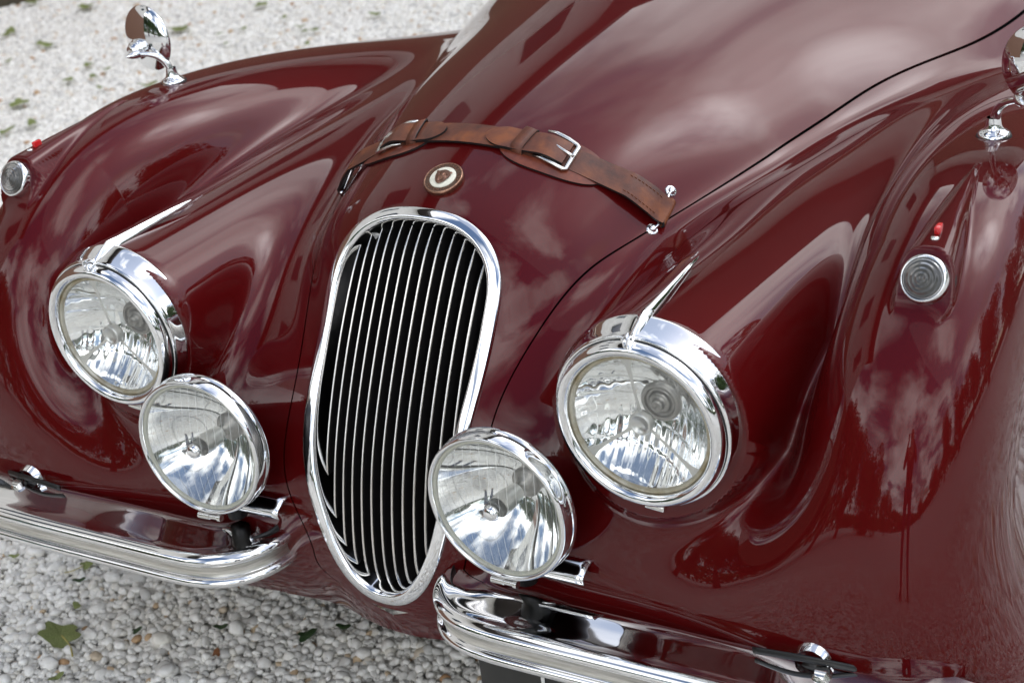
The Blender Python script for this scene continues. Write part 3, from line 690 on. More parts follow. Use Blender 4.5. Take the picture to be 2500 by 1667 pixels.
for sd_ in (-1, 1):
    ribbon('end_strap', sd_*.095, sd_*.265, lambda x: HW, lambda x: float(end_lift(x)), .0036, M_leather, 60)
    # the strap folds down round the pin
    pt, nn = sp(sd_*.262, yc(.262)); pts = []
    for a in np.linspace(0, PI, 14):
        pts.append((sd_*(.265+.0075*math.sin(a)), a))
    V, rows_ = [], 14
    lz = float(end_lift(.265)); 
    for xx, a in pts:
        for j in range(7):
            v = -1+j/3; y = yc(.265)+v*HW; p, _ = sp(sd_*.265, y)
            V.append((xx, y, p[2]+lz+.0042-.0070*(1-math.cos(a))))
    V = np.array(V)-SL; o = mesh_obj('end_loop', V, grid_faces(rows_, 7), [M_leather, M_edge], strap)
    sm = o.modifiers.new('Solid', 'SOLIDIFY'); sm.thickness = .0036; sm.offset = 1 if sd_ > 0 else -1; sm.material_offset_rim = 1
    # pad, tongue, keeper, buckle
    def pad_w(x, s=sd_):
        t_ = (abs(x)-.055)/(.195-.055); return .033*max(1-abs(2*t_-1)**2.6, .0)**.5+.0005
    ribbon('buckle_pad', sd_*.055, sd_*.195, pad_w, .0004, .0034, M_leather2, 60, yoff=-.004)
    def ton_w(x):
        a = abs(x); return HW*.98 if a > .062 else HW*.98*max(1-((.062-a)/.030)**2, 0)**.6+.0003
    ribbon('tongue', sd_*.0325, sd_*.144, ton_w, lambda x: .0062+.006*math.exp(-((abs(x)-.119)/.022)**2), .0034, M_leather, 60)
    # keeper loop round the strap
    xk = sd_*.088; ring = []
    for a in np.linspace(0, 2*PI, 40, endpoint=False):
        cy_, cz_ = math.cos(a), math.sin(a)
        yy = (abs(cy_)**.35)*math.copysign(1, cy_)*(HW+.0022); zz = .0066+(abs(cz_)**.6)*math.copysign(1, cz_)*.0068; ring.append((yy, zz))
    V = []
    for q in (-.0085, .0085):
        for yy, zz in ring:
            y = yc(xk)+yy; p, nn = sp(xk+q+ .12*yy*sd_, y); V.append((xk+q+.12*yy*sd_, y, p[2]+zz))
    V = np.array(V)-SL; nr = len(ring); Fc = np.array([(i, (i+1) % nr, nr+(i+1) % nr, nr+i) for i in range(nr)])
    if sd_ > 0: Fc = Fc[:, ::-1]
    o = mesh_obj('keeper', V, Fc, [M_leather, M_edge], strap); sm = o.modifiers.new('Solid', 'SOLIDIFY'); sm.thickness = .0026; sm.offset = 0; sm.material_offset_rim = 1
    # buckle: C-shaped nickel frame and prong
    def bp(x, y, l):
        p, nn = sp(sd_*x, y); return p+nn*l-SL
    y0 = yc(.145); fr_ = [bp(.1055, y0-.0240, .0055), bp(.118, y0-.0245, .0085), bp(.135, y0-.0240, .0085), bp(.147, y0-.0230, .0075), bp(.1505, y0-.0205, .0075), bp(.1505, y0, .0105), bp(.1505, y0+.0205, .0075), bp(.147, y0+.0230, .0075), bp(.135, y0+.0240, .0085), bp(.118, y0+.0245, .0085), bp(.1055, y0+.0240, .0055)]
    rad = np.array([(.0022,.0016),(.0030,.0022),(.0034,.0026),(.0034,.0026),(.0034,.0026),(.0036,.0026),(.0034,.0026),(.0034,.0026),(.0034,.0026),(.0030,.0022),(.0022,.0016)])
    V, f = tube_vf(fr_, rad, 12); o = mesh_obj('buckle_frame', V, f, M_nickel, strap)
    V, f = tube_vf([bp(.112, y0, .0070), bp(.128, y0, .0135), bp(.143, y0-.001, .0130), bp(.152, y0-.001, .0125)], [.0016,.0020,.0022,.0023], 10); mesh_obj('prong', V, f, M_nickel, strap)
    # punched hole
    p = bp(.105, yc(.105), .0104); V, Fc = lathe([(.0001,-.0002),(.0028,-.0002)], 16); o = mesh_obj('punched_hole', V, Fc, M_dark, strap); o.location = p; o.rotation_euler = (-PI/2+.25, sd_*.2, 0)
    # stitches
    for row in (-.0125, .0125):
        for k in range(9):
            x = .215+.0042*k; p0 = bp(x, yc(x)+row, float(end_lift(x))+.0042); p1 = bp(x+.0028, yc(x)+row, float(end_lift(x+.0028))+.0042)
            V, f = tube_vf([p0, (p0+p1)/2+np.array([0, 0, .0004]), p1], .0006, 5); mesh_obj('stitch', V, f, M_thread, strap)
    # studs holding the pin, fore and aft of the strap
    for yy in ((-.030, .034) if sd_ > 0 else (.034,)):
        y = yc(.262)+yy; p, nn = surf_pt(.259, y=y); p = p*np.array([sd_, 1, 1]); nn = nn*np.array([sd_, 1, 1])
        q = Vector(-nn).to_track_quat('Y', 'Z'); 
        o = lathe_obj('stud', smooth_prof([(.0001,-.0065),(.0030,-.0062),(.0044,-.0045),(.0050,-.0028),(.0076,-.0020),(.0088,.0)], 3), M_chrome, strap, 28)
        o.rotation_mode = 'QUATERNION'; o.rotation_quaternion = q; o.location = Vector(p-SL)
    y1, y2 = yc(.262)-(.030 if sd_ > 0 else .024), yc(.262)+.034
    za = sp(sd_*.262, y1)[0][2]; zb = sp(sd_*.262, y2)[0][2]
    V, f = tube_vf(np.array([(sd_*.262, y1, za+.0035), (sd_*.264, y1+.012, za+.0065), (sd_*.264, y2-.014, zb+.0065), (sd_*.262, y2-.003, zb+.0035)])-SL, .0022, 10); mesh_obj('pin', V, f, M_chrome, strap)

# ------------------------------------------------------------------ round badge on the nose
M_bronze, nt, b = mat('bronze', (.36, .20, .13), .32, metal=1.0)
noise_color(nt, b, (.24, .13, .09), (.48, .28, .19), 400, 3)
M_bronze_d, nt, b = mat('bronze_dark', (.17, .11, .08), .42, metal=1.0)
M_bronze_h, nt, b = mat('bronze_relief', (.22, .12, .085), .38, metal=1.0)
M_enamel, nt, b = mat('cream_enamel', (.72, .70, .58), .15, coat=.8)
p, nn = surf_pt(.009, y=.262); badge = empty('bonnet_badge', (0,0,0), car); badge.location = Vector(p)-CARL
Zb = Vector(nn); Yb = Vector((0, 1, 0)); Yb = (Yb-Zb*Yb.dot(Zb)).normalized(); Xb = Yb.cross(Zb)
badge.rotation_euler = Matrix((Xb, Yb, Zb)).transposed().to_euler()      # local z = outwards, local y = towards the windscreen
def disc(name, prof, material, n=72):
    V, Fc = lathe(prof, n); V = V[:, [0, 2, 1]]*np.array([1, 1, 1]); return mesh_obj(name, V, Fc[:, ::-1], material, badge)
badge.scale = (1.08,)*3
disc('badge_body', smooth_prof([(.0255,-.002),(.0262,.002),(.0258,.0048),(.0248,.0056),(.0238,.0054),(.0236,.0048)], 3), M_bronze)
disc('badge_ring', [(.0237,.0048),(.0160,.0048)], M_bronze_d)
disc('enamel_disc', [(.0176,.0040),(.0174,.0058),(.0168,.0062),(.0001,.0064)], M_enamel)
# snarling cat's head in relief: one height-field mesh
gx = np.linspace(-1, 1, 61); X, Y = np.meshgrid(gx, gx)
def blob(cx, cy, rx, ry, h): return h*np.exp(-(((X-cx)/rx)**2+((Y-cy)/ry)**2)**1.5)
H = blob(0,.12,.62,.62,.55)+blob(0,-.35,.42,.5,.35)+blob(0,.12,.14,.42,.35)+blob(-.3,.38,.22,.1,.25)+blob(.3,.38,.22,.1,.25)-blob(-.27,.2,.13,.08,.45)-blob(.27,.2,.13,.08,.45)
H += blob(-.2,-.08,.2,.13,.30)+blob(.2,-.08,.2,.13,.30)-blob(0,-.36,.2,.22,.75)+blob(-.08,-.24,.03,.08,.4)+blob(.08,-.24,.03,.08,.4)+blob(0,-.62,.2,.09,.35)
H += blob(-.62,.48,.14,.12,.5)+blob(.62,.48,.14,.12,.5)
inside = ((np.abs(X)/(.74*np.clip(.62+.55*(Y+.75)/1.4, .3, 1)))**2.2+(np.abs(Y+.02)/.80)**2.4 < 1) | (((np.abs(X)-.62)/.17)**2+((Y-.48)/.15)**2 < 1)
V = np.stack([X*.0150, Y*.0150-.0006, .0071+.0030*np.clip(H, -.1, 2)], -1).reshape(-1, 3); fc = grid_faces(61, 61); m_ = inside.reshape(-1)[fc].all(1)
mesh_obj('cat_head', V, fc[m_], M_bronze_h, badge)
def letters(txt, a_mid, spread, r, flip, size):
    for k, ch in enumerate(txt):
        if ch == ' ': continue
        a = a_mid+(k-(len(txt)-1)/2)*spread*(-1 if not flip else 1)
        cu = bpy.data.curves.new('letter_shape', 'FONT'); cu.body = ch; cu.size = size; cu.extrude = .0004; cu.align_x = 'CENTER'; cu.align_y = 'CENTER'
        tmp = bpy.data.objects.new('letter_shape', cu); COL.objects.link(tmp); dg = bpy.context.evaluated_depsgraph_get()
        me = bpy.data.meshes.new_from_object(tmp.evaluated_get(dg)); bpy.data.objects.remove(tmp); me.materials.clear(); me.materials.append(M_bronze)
        o = bpy.data.objects.new('letter', me); COL.objects.link(o); o.parent = badge
        ar = math.radians(a); o.location = (r*math.cos(ar), r*math.sin(ar), .0050); o.rotation_euler = (0, 0, ar+(-PI/2 if not flip else PI/2))
letters('JAGUAR CARS LTD', 90, 13.2, .0205, False, .0052)
letters('COVENTRY', 270, 13.2, .0205, True, .0052)

# ------------------------------------------------------------------ number plate under the bumper
M_plate, nt, b = mat('plate_black', (.022, .022, .020), .38, spec=.5)
noise_color(nt, b, (.018, .018, .016), (.035, .034, .031), 6)
M_white, nt, b = mat('plate_white', (.75, .75, .73), .4)
plate = box_obj('number_plate', (.34, -.004, .255), (.40, .006, .125), M_plate, car, bevel=.002)
def ring_char(cx):
    pts = [(cx+.022*math.cos(a), -.0085, .272+.034*math.sin(a)) for a in np.linspace(math.radians(30), math.radians(330), 40)]
    V, f = tube_vf(np.array(pts)-np.array([.34, -.004, .255]), np.repeat([[.003, .0012]], 40, 0), 8); mesh_obj('plate_letter', V, f, M_white, plate)
for cx in (.262, .325, .39, .455): ring_char(cx)

# ------------------------------------------------------------------ front wheels (mostly hidden by the wings)
for side in (-1, 1):
    w_ = empty('front_wheel', (0,0,0), car); w_.location = Vector((side*.66, .62, .33))-CARL; w_.rotation_euler = (0, 0, -side*PI/2)
    lathe_obj('tyre', smooth_prof([(.215,-.07),(.25,-.082),(.30,-.080),(.325,-.060),(.330,-.02),(.330,.02),(.325,.060),(.30,.080),(.25,.082),(.215,.07)], 3), M_rubber, w_, 64)
    lathe_obj('hub_cap', smooth_prof([(.0001,.075),(.05,.072),(.12,.060),(.19,.052),(.213,.062),(.218,.066)], 4), M_chrome, w_, 64)

box_obj('underbody_shade_block', (0, 1.35, .30), (1.28, 2.1, .10), M_black, car, bevel=.01)  # unseen block added to deepen the shade beneath the car
# ------------------------------------------------------------------ ground, pebbles, leaves
M_ground, nt, b = mat('gravel_bed', (.42, .40, .35), .9, spec=.2)
noise_color(nt, b, (.56, .54, .49), (.74, .72, .68), 90, 4, .7, .35, .62)
bump(nt, b, 70, 1.0, .012, 3)
mesh_obj('ground', [(-80,-80,0),(80,-80,0),(80,80,0),(-80,80,0)], [(0,1,2,3)], M_ground)['kind'] = 'structure'
def pebbles(name, regions, subdiv=2):
    P_, S_, R_, T_ = [], [], [], []
    for (x0, x1, y0, y1, step, size, sink) in regions:
        nx, ny = int((x1-x0)/step), int((y1-y0)/step)
        gx_, gy_ = np.meshgrid(np.arange(nx), np.arange(ny)); n = gx_.size
        x = x0+(gx_.ravel()+rng.random(n))*step; y = y0+(gy_.ravel()+rng.random(n))*step
        s_ = size*np.exp(rng.normal(0, .28, n)); s_ = np.where(rng.random(n) < .015, s_*1.6, s_)
        P_.append(np.stack([x, y, s_*(.25-sink)+rng.random(n)*size*(.55-sink)], 1)); S_.append(np.stack([s_*(.8+.5*rng.random(n)), s_*(.7+.3*rng.random(n)), s_*(.5+.3*rng.random(n))], 1)*.5)
        R_.append(np.stack([rng.normal(0, .35, n), rng.normal(0, .35, n), rng.random(n)*6.28], 1)); T_.append(rng.random(n))
    P_, S_, R_, T_ = map(np.concatenate, (P_, S_, R_, T_))
    me = bpy.data.meshes.new(name); me.vertices.add(len(P_)); me.vertices.foreach_set('co', P_.astype(np.float32).ravel())
    for nm, arr, ty, fld in (('scl', S_, 'FLOAT_VECTOR', 'vector'), ('rot', R_, 'FLOAT_VECTOR', 'vector'), ('tint', T_, 'FLOAT', 'value')):
        at = me.attributes.new(nm, ty, 'POINT'); at.data.foreach_set(fld, arr.astype(np.float32).ravel())
    me.update(); o = bpy.data.objects.new(name, me); link(o)
    g = bpy.data.node_groups.new(name, 'GeometryNodeTree'); g.interface.new_socket('Geometry', in_out='INPUT', socket_type='NodeSocketGeometry'); g.interface.new_socket('Geometry', in_out='OUTPUT', socket_type='NodeSocketGeometry')
    gi = g.nodes.new('NodeGroupInput'); go = g.nodes.new('NodeGroupOutput'); ico = g.nodes.new('GeometryNodeMeshIcoSphere'); ico.inputs['Subdivisions'].default_value = subdiv; ico.inputs['Radius'].default_value = 1
    sp_ = g.nodes.new('GeometryNodeSetPosition'); nz = g.nodes.new('ShaderNodeTexNoise'); nz.inputs['Scale'].default_value = .9
    vm = g.nodes.new('ShaderNodeVectorMath'); vm.operation = 'SUBTRACT'; vm.inputs[1].default_value = (.5,.5,.5); vs2 = g.nodes.new('ShaderNodeVectorMath'); vs2.operation = 'SCALE'; vs2.inputs['Scale'].default_value = .9
    ss_ = g.nodes.new('GeometryNodeSetShadeSmooth'); iop = g.nodes.new('GeometryNodeInstanceOnPoints'); sm = g.nodes.new('GeometryNodeSetMaterial'); sm.inputs['Material'].default_value = M_pebble
    def na(nm, ty):
        a = g.nodes.new('GeometryNodeInputNamedAttribute'); a.data_type = ty; a.inputs['Name'].default_value = nm; return a
    l = g.links.new
    l(ico.outputs['Mesh'], sp_.inputs['Geometry']); l(nz.outputs['Color'], vm.inputs[0]); l(vm.outputs[0], vs2.inputs[0]); l(vs2.outputs[0], sp_.inputs['Offset'])
    l(sp_.outputs[0], ss_.inputs[0]); l(ss_.outputs[0], sm.inputs[0]); l(sm.outputs[0], iop.inputs['Instance']); l(gi.outputs[0], iop.inputs['Points'])
    a = na('scl', 'FLOAT_VECTOR'); l(a.outputs[0], iop.inputs['Scale']); a = na('rot', 'FLOAT_VECTOR'); l(a.outputs[0], iop.inputs['Rotation'])
    l(iop.outputs[0], go.inputs[0]); md = o.modifiers.new('Pebbles', 'NODES'); md.node_group = g
    tag(o, kind='stuff'); return o
M_pebble, nt, b = mat('white_pebble', (.6, .6, .57), .55, spec=.35)
at = N(nt, 'ShaderNodeAttribute', attribute_type='INSTANCER', attribute_name='tint'); r = N(nt, 'ShaderNodeValToRGB'); e = r.color_ramp.elements
e[0].position = 0; e[0].color = (.60, .595, .57, 1); e[1].position = 1; e[1].color = (.46, .26, .13, 1)
for pos, cc in ((.2, (.80, .785, .74)), (.5, (.93, .92, .875)), (.8, (.95, .94, .895)), (.92, (.84, .81, .73)), (.965, (.78, .76, .70)), (.980, (.66, .53, .37)), (.992, (.56, .38, .22))):
    q = e.new(pos); q.color = (*cc, 1)
nt.links.new(at.outputs['Fac'], r.inputs[0])
t = N(nt, 'ShaderNodeTexCoord'); n = N(nt, 'ShaderNodeTexNoise', i_Scale=1.6, i_Detail=4.0); mxp = N(nt, 'ShaderNodeMix', data_type='RGBA', blend_type='MULTIPLY'); mxp.inputs[0].default_value = .5
nt.links.new(t.outputs['Object'], n.inputs['Vector']); nt.links.new(r.outputs[0], mxp.inputs[6]); r2 = N(nt, 'ShaderNodeValToRGB'); r2.color_ramp.elements[0].position = .3; r2.color_ramp.elements[0].color = (.72, .70, .65, 1); r2.color_ramp.elements[1].position = .6
nt.links.new(n.outputs['Fac'], r2.inputs[0]); nt.links.new(r2.outputs[0], mxp.inputs[7]); nt.links.new(mxp.outputs[2], b.inputs['Base Color'])
pebbles('gravel', [(-1.35, .55, -.45, .75, .0088, .0138, 0), (-5.6, -1.35, -.6, 1.4, .0135, .0165, .3), (-6.2, -.9, 1.4, 7.5, .0165, .019, .36), (-1.35, -.3, .75, 1.4, .014, .018, .15), (-3, 3.4, -3.4, -.45, .026, .026, .1), (.55, 3.4, -.45, 3, .030, .028, .1)])

M_leaf, nt, b = mat('green_leaf', (.10, .16, .035), .6, spec=.3)
noise_color(nt, b, (.12, .16, .045), (.28, .31, .12), 30, 4)
M_leaf_d, nt, b = mat('dark_shaded_leaf', (.03, .06, .02), .6)  # dark leaf tone, also holding the painted shade of leaves under the car
M_leaf_b, nt, b = mat('brown_leaf', (.22, .09, .035), .7)
M_stalk, nt, b = mat('yellow_stalk', (.42, .36, .11), .6)
def leaf_mesh(kind, seed):
    rg = random.Random(seed); n = 26; V = [(0, 0, .0)]; 
    for i in range(n):
        a = 2*PI*i/n
        r = {'lobed': .62+.30*abs(math.cos(2.5*a))+.06*math.sin(7*a), 'oval': .34/math.sqrt((.36*math.cos(a))**2+(math.sin(a)*1.0)**2+1e-6)*.9 if True else 0, 'tri': .55+.25*math.cos(a)+.12*math.cos(3*a)}[kind]
        r = min(r, 1.0)*(1+rg.uniform(-.06, .06))
        V.append((r*math.cos(a), r*math.sin(a)*(.8 if kind != 'oval' else 1), .10*math.sin(2*a+seed)+.12*r*r+rg.uniform(-.02, .02)))
    F_ = [(0, 1+i, 1+(i+1) % n) for i in range(n)]
    me = bpy.data.meshes.new('fallen_leaf'); me.from_pydata(V, [], F_); me.update(); return me
leaf_meshes = {k: leaf_mesh(k, s_) for s_, k in enumerate(('lobed', 'oval', 'tri'))}
def leaf(kind, x, y, size, rot, material, label, stalk=False, group=None, tilt=(.0, .0)):
    me = leaf_meshes[kind].copy(); me.materials.append(material)
    o = bpy.data.objects.new('fallen_leaf', me); link(o); o.location = (x, y, .022); o.scale = (size,)*3; o.rotation_euler = (tilt[0], tilt[1], rot)
    tag(o, label, 'leaf', group)
    if stalk:
        V, f = tube_vf(curve3([(-.1, 0, .03), (-.8, .05, .02), (-1.5, .3, .06)], 4), [.035]*9, 6); mesh_obj('stalk', V, f, M_stalk, o)
    return o
near = [('lobed', (140,1460), .046, 2.8, M_leaf, 'large lobed green leaf with pale stalk lying on gravel at lower left', True),
        ('tri', (197,1298), .026, 1.2, M_leaf, 'green leaf with stalk just below the chrome bumper', True),
        ('oval', (183,1333), .017, .4, M_leaf_d, 'small green leaf right below the stalked one near the bumper', False),
        ('oval', (178,1393), .020, -.5, M_leaf, 'narrow green leaf above the large lobed leaf', False),
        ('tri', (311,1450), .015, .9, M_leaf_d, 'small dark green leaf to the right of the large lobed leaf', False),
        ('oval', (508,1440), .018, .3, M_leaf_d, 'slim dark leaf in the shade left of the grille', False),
        ('tri', (697,1462), .027, .8, M_leaf_d, 'green leaf coloured dark for the shade under the car below the grille', False),
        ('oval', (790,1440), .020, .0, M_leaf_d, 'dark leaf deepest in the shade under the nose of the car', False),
        ('tri', (497,1504), .014, 2.1, M_leaf_b, 'rust brown leaf scrap on the shaded gravel', False),
        ('oval', (34,1278), .016, .2, M_leaf, 'half hidden green leaf at the left edge beneath the bumper', False),
        ('oval', (130,1556), .018, 1.0, M_leaf, 'green leaf at the bottom edge of the picture', False)]
def ground_at(px, py, z=.02):
    k = 2352.0; d = f_+r_*((px-k/2)/(FOC*k))-u_*((py-784.0)/(FOC*k)); t_ = (z-CZ)/d.z
    return CX+d.x*t_, CY+d.y*t_
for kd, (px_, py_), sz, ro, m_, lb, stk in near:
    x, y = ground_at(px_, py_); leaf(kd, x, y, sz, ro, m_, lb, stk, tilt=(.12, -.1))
far_spots = ['just right of the left mirror head', 'left one of a close pair left of the mirror', 'right one of a close pair left of the mirror', 'large one level with the mirror foot at the left', 'just above the wing right of the mirror foot',
    'near the left edge under the corner timber', 'smallest one at the upper left edge', 'largest of those above the left sidelight', 'touching the left edge above the sidelight', 'at the top edge left of the mirror',
    'dark one midway between mirror and bonnet', 'first small one right of the mirror leaf', 'high one midway along the top edge', 'upper of three beside each other right of centre', 'middle of three beside each other right of centre',
    'right of three beside each other right of centre', 'low one just above the wing near the bonnet', 'nearest the bonnet at the top', 'below and left of the mirror head', 'left of the mirror arm',
    'lower left of the mirror arm', 'far left of the mirror arm', 'lowest one in front of the mirror foot', 'small one at the left edge level with the mirror arm', 'in the top left corner beside the timber',
    'tiny one at the top between mirror and bonnet', 'tiny one above the wing crest']
for k, (px_, py_, sz) in enumerate([(411,68,.05),(85,103,.04),(118,104,.05),(45,240,.05),(340,195,.05),(22,75,.05),(10,82,.03),(75,285,.05),(8,302,.05),(200,16,.05),(556,68,.03),(505,78,.03),(600,14,.04),(690,62,.03),(698,72,.03),(720,70,.025),(705,103,.03),(868,32,.04),(205,150,.03),(242,160,.03),(215,178,.03),(155,186,.03),(232,202,.03),(15,142,.03),(75,5,.04),(650,42,.03),(520,100,.03)]):
    x, y = ground_at(px_, py_); leaf(('lobed', 'oval', 'tri')[k % 3], x, y, sz, k*1.7, M_leaf, 'green leaf on far gravel, '+far_spots[k], False, 'green leaves scattered over the far gravel')
# timber edging, top left corner
M_wood, nt, b = mat('dark_timber', (.07, .06, .045), .8)
noise_color(nt, b, (.05, .045, .03), (.11, .09, .06), 12)
x0_, y0_ = ground_at(-60, 22); x1_, y1_ = ground_at(110, -12)
L_ = math.hypot(x1_-x0_, y1_-y0_); o = box_obj('timber_edging', ((x0_+x1_)/2-.04, (y0_+y1_)/2+.06, .05), (L_+1.5, .14, .11), M_wood, None, Matrix.Rotation(math.atan2(y1_-y0_, x1_-x0_), 3, 'Z'), .01)
tag(o, 'dark weathered timber edging at the far left edge of the gravel', 'edging')

# ------------------------------------------------------------------ surroundings seen in the reflections
M_wall, nt, b = mat('white_render', (.62, .60, .56), .85)
noise_color(nt, b, (.56, .54, .50), (.68, .66, .62), 3)
M_clad, nt, b = mat('brown_cladding', (.16, .08, .05), .7)
M_roof, nt, b = mat('dark_roof', (.035, .028, .025), .7)
M_win, nt, b = mat('window_glass', (.02, .025, .03), .05, spec=.8)
house = tag(empty('house', (-9, 5, 0)), 'white rendered house with brown cladding and dark overhanging roof beside the gravel', 'house'); HL = Vector((-9, 5, 0))
def hb(name, c, size, m_, rot=None, par=None):
    bm = bmesh.new(); box_bm(bm, (0,0,0), size, rot); return bm_obj(name, bm, m_, par or house, False, loc=Vector(c)-HL)
hb('wall', (-8.2, 5, 4.2), (6, 17, 8.4), M_wall); hb('cladding', (-5.12, 5, 1.4), (.14, 17.1, 2.8), M_clad)
hb('eave', (-8.0, 5, 8.75), (7.4, 18.2, .5), M_roof); hb('roof', (-8.3, 5, 9.9), (5.6, 17, 1.9), M_roof)
hb('rear_wall', (-1.6, 14, 3.2), (7.0, 5, 6.4), M_wall); hb('rear_cladding', (-1.6, 11.45, 2.4), (7.05, .12, 4.6), M_clad); hb('rear_eave', (-1.6, 13.6, 7.5), (8.0, 6.4, 2.0), M_roof)
for yy in (-1.5, 1.5, 4.5, 7.5):
    w_ = hb('window', (-5.16, yy, 5.2), (.12, 1.1, 1.5), M_win)
M_bark, nt, b = mat('bark', (.09, .065, .045), .9)
M_fol, nt, b = mat('foliage', (.045, .085, .022), .6, spec=.3)
noise_color(nt, b, (.025, .05, .012), (.075, .12, .035), 1.3)
def crown_mesh(seed, n=8500):
    rg = np.random.default_rng(seed); cl = rg.normal(0, 1, (26, 3)); cl /= np.linalg.norm(cl, axis=1, keepdims=True); cl *= (rg.random((26, 1))**.5)*np.array([.75, .75, .85])
    k = rg.integers(0, 26, n); d = rg.normal(0, 1, (n, 3)); d /= np.linalg.norm(d, axis=1, keepdims=True); p = cl[k]+d*(.30*rg.random((n, 1))**.4)
    a = rg.normal(0, 1, (n, 3)); a /= np.linalg.norm(a, axis=1, keepdims=True); b_ = np.cross(a, rg.normal(0, 1, (n, 3))); b_ /= np.linalg.norm(b_, axis=1, keepdims=True); s_ = .024+.022*rg.random((n, 1))
    V = np.stack([p-a*s_, p+b_*s_*.6, p+a*s_, p-b_*s_*.6], 1).reshape(-1, 3); Fc = np.arange(n*4).reshape(-1, 4); return V, Fc
crowns = [crown_mesh(s_) for s_ in range(3)]
def tree(x, y, h, w, k, label, group):
    r0_ = empty('tree', (x, y, 0)); tag(r0_, label, 'tree', group)
    V, f = tube_vf(curve3([(0,0,0),(.05,.02,h*.3),(-.04,.05,h*.6),(0,0,h*.85)], 3), np.linspace(.035*h, .006*h, 10), 8); mesh_obj('trunk', V, f, M_bark, r0_)
    V, Fc = crowns[k % 3]; o = mesh_obj('crown', V*np.array([w, w, h*.50]), Fc, M_fol, r0_, smooth=False, loc=(0, 0, h*.46)); o.rotation_euler = (0, 0, k*1.3)
tree_spots = ['behind the bonnet to the right', 'second behind the car on the right', 'third behind the car on the right', 'level with the driver side door', 'straight out from the right front wing', 'ahead of the right wing, tallest there', 'low and broad behind the photographer to the right',
    'lowest bush right behind the photographer', 'low bush behind the photographer to the left', 'straight ahead of the grille, far off', 'ahead of the grille to the left', 'nearest ahead of the left headlamp', 'ahead of the left spot lamp, taller', 'furthest left in front of the car', 'beside the rear corner of the house']
for k, (az, dist, h, w) in enumerate([(34,17,8,2.8),(50,15,7,2.6),(64,14,8.5,2.8),(80,15,7.5,2.8),(96,17,9,3),(112,22,9,3.2),(126,27,4.2,3),(141,30,2.6,2.6),(156,34,2.4,2.8),(-178,26,5,3),(-166,16,7,2.8),(-152,13,7,2.7),(-138,12,7.5,2.8),(-124,13,7.5,2.8),(20,21,9,3)]):
    a = math.radians(az); tree(.3+dist*math.sin(a), .3+dist*math.cos(a), h, w, k, 'dark green tree '+tree_spots[k], 'trees round the yard')

# ------------------------------------------------------------------ the photographer, mirrored in the right-hand wing
def skin_body(name, joints, bones, material, parent, sub=2):
    me = bpy.data.meshes.new(name); ks = list(joints); me.from_pydata([joints[k][0] for k in ks], [(ks.index(a), ks.index(b_)) for a, b_ in bones], []); me.update()
    o = bpy.data.objects.new(name, me); link(o, parent); md = o.modifiers.new('Skin', 'SKIN'); md.use_smooth_shade = True
    sv = me.skin_vertices[0].data if me.skin_vertices else None
    if sv is None: return o
    for i, k in enumerate(ks): rr_ = joints[k][1]; sv[i].radius = (rr_, rr_) if not isinstance(rr_, tuple) else rr_
    sv[0].use_root = True; ss_ = o.modifiers.new('Sub', 'SUBSURF'); ss_.levels = sub; ss_.render_levels = sub; me.materials.append(material); return o
M_coat, nt, b = mat('dark_jacket', (.02, .022, .028), .8)
M_jean, nt, b = mat('blue_jeans', (.03, .045, .09), .85)
M_skin, nt, b = mat('skin', (.50, .30, .22), .5)
M_hair, nt, b = mat('dark_hair', (.02, .014, .01), .6)
pr_ = empty('person', (CX+.20, CY-.36, 0)); pr_.rotation_euler = (0, 0, math.radians(30))
tag(pr_, 'standing person in dark jacket and jeans taking the photo, mirrored in the wing paint', 'person')
SKEL = {'pelvis': ((0,0,.95),(.135,.095)), 'belly': ((0,.0,1.10),(.12,.085)), 'chest': ((0,.01,1.28),(.145,.10)), 'neck': ((0,.02,1.45),.05), 'jaw': ((0,.045,1.535),.062), 'skull': ((0,.035,1.61),.078), 'crown': ((0,.03,1.67),.062), 'nose': ((0,.125,1.585),.012)}
BONES = [('pelvis','belly'),('belly','chest'),('chest','neck'),('neck','jaw'),('jaw','skull'),('skull','crown'),('skull','nose')]
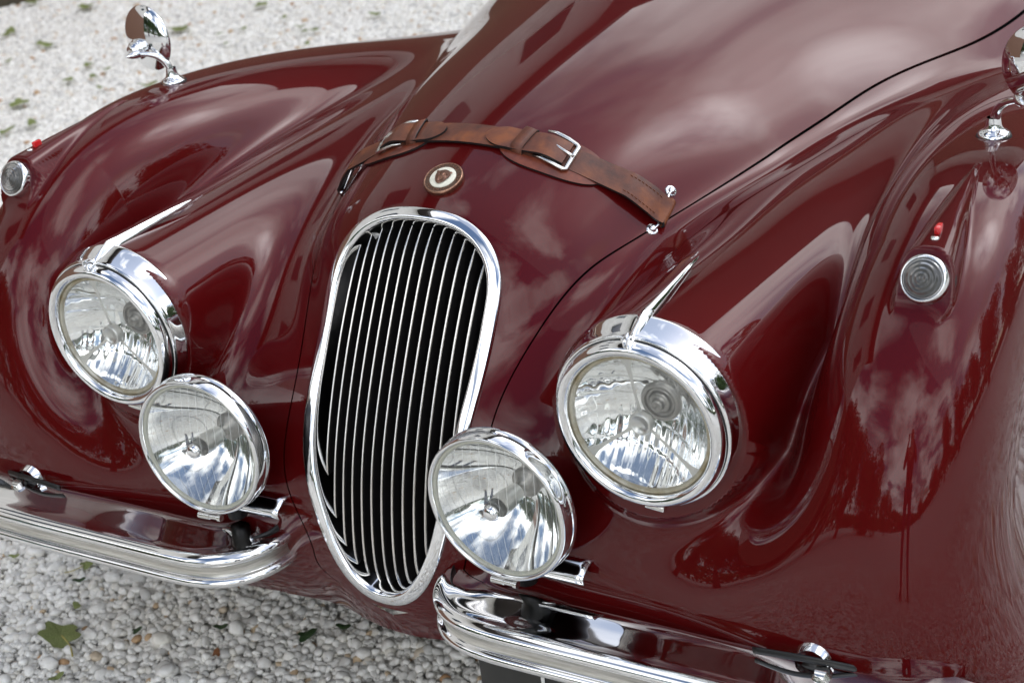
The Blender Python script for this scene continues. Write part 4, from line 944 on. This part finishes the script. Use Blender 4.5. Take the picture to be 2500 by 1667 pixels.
for s_, n_ in ((-1, 'l'), (1, 'r')):
    SKEL.update({'sh'+n_: ((s_*.17,.0,1.39),.055), 'el'+n_: ((s_*.27,.10,1.17),.040), 'wr'+n_: ((s_*.10,.26,1.42),.027), 'pa'+n_: ((s_*.075,.29,1.47),.030), 'hip'+n_: ((s_*.09,0,.88),.082), 'kn'+n_: ((s_*.12,.01,.49),.055), 'an'+n_: ((s_*.14,-.02,.09),.038), 'toe'+n_: ((s_*.16,.14,.04),.035), 'ear'+n_: ((s_*.085,.03,1.60),.014)})
    BONES += [('chest','sh'+n_),('sh'+n_,'el'+n_),('el'+n_,'wr'+n_),('wr'+n_,'pa'+n_),('pelvis','hip'+n_),('hip'+n_,'kn'+n_),('kn'+n_,'an'+n_),('an'+n_,'toe'+n_),('skull','ear'+n_)]
    for k, (dx, dz, ln) in enumerate(((.030,.015,.055),(.012,.022,.072),(-.006,.024,.078),(-.022,.020,.070),(-.036,.010,.052))):
        SKEL['f%d%s' % (k, n_)] = ((s_*(.075-dx*.9), .325, 1.485+dz), .0095); SKEL['g%d%s' % (k, n_)] = ((s_*(.070-dx*.9), .345, 1.480+dz-ln*.35), .008)
        BONES += [('pa'+n_, 'f%d%s' % (k, n_)), ('f%d%s' % (k, n_), 'g%d%s' % (k, n_))]
def subset(names, grow):
    J = {k: (SKEL[k][0], tuple(v*grow for v in SKEL[k][1]) if isinstance(SKEL[k][1], tuple) else SKEL[k][1]*grow) for k in names}
    return J, [bb_ for bb_ in BONES if bb_[0] in names and bb_[1] in names]
skin_body('body', SKEL, BONES, M_skin, pr_)
J, B_ = subset(['belly','pelvis','chest','shl','ell','wrl','shr','elr','wrr'], 1.22); skin_body('jacket', J, B_, M_coat, pr_)
J, B_ = subset(['pelvis','hipl','knl','anl','hipr','knr','anr'], 1.18); skin_body('trousers', J, B_, M_jean, pr_)
for n_ in 'lr':
    J, B_ = subset(['an'+n_, 'toe'+n_], 1.25); skin_body('shoe', J, B_, M_black, pr_)
J = {'a': ((0,.0,1.60),.085), 'b': ((0,.01,1.66),.080), 'c': ((0,.05,1.70),.05)}; skin_body('hair', J, [('a','b'),('b','c')], M_hair, pr_)
# distant ring of woodland that closes the horizon
rg = np.random.default_rng(5); n = 26000; az = rg.random(n)*2*PI; hmax = 3.2+1.8*np.sin(az*3+1)+1.2*np.sin(az*7)+.8*np.sin(az*17)
gap = np.exp(-((az-math.radians(141))/.42)**4); hmax = np.clip(hmax, 2.0, 9)*(1-.62*gap); rad = 44+rg.normal(0, 1.5, n)
p = np.stack([rad*np.sin(az), rad*np.cos(az), hmax*rg.random(n)**.7], 1); a1 = rg.normal(0, 1, (n, 3)); a1 /= np.linalg.norm(a1, axis=1, keepdims=True)
b1 = np.cross(a1, rg.normal(0, 1, (n, 3))); b1 /= np.linalg.norm(b1, axis=1, keepdims=True); s1 = .35+.25*rg.random((n, 1))
mesh_obj('woodland', np.stack([p-a1*s1, p+b1*s1*.6, p+a1*s1, p-b1*s1*.6], 1).reshape(-1, 3), np.arange(n*4).reshape(-1, 4), M_fol, None, smooth=False)['kind'] = 'stuff'
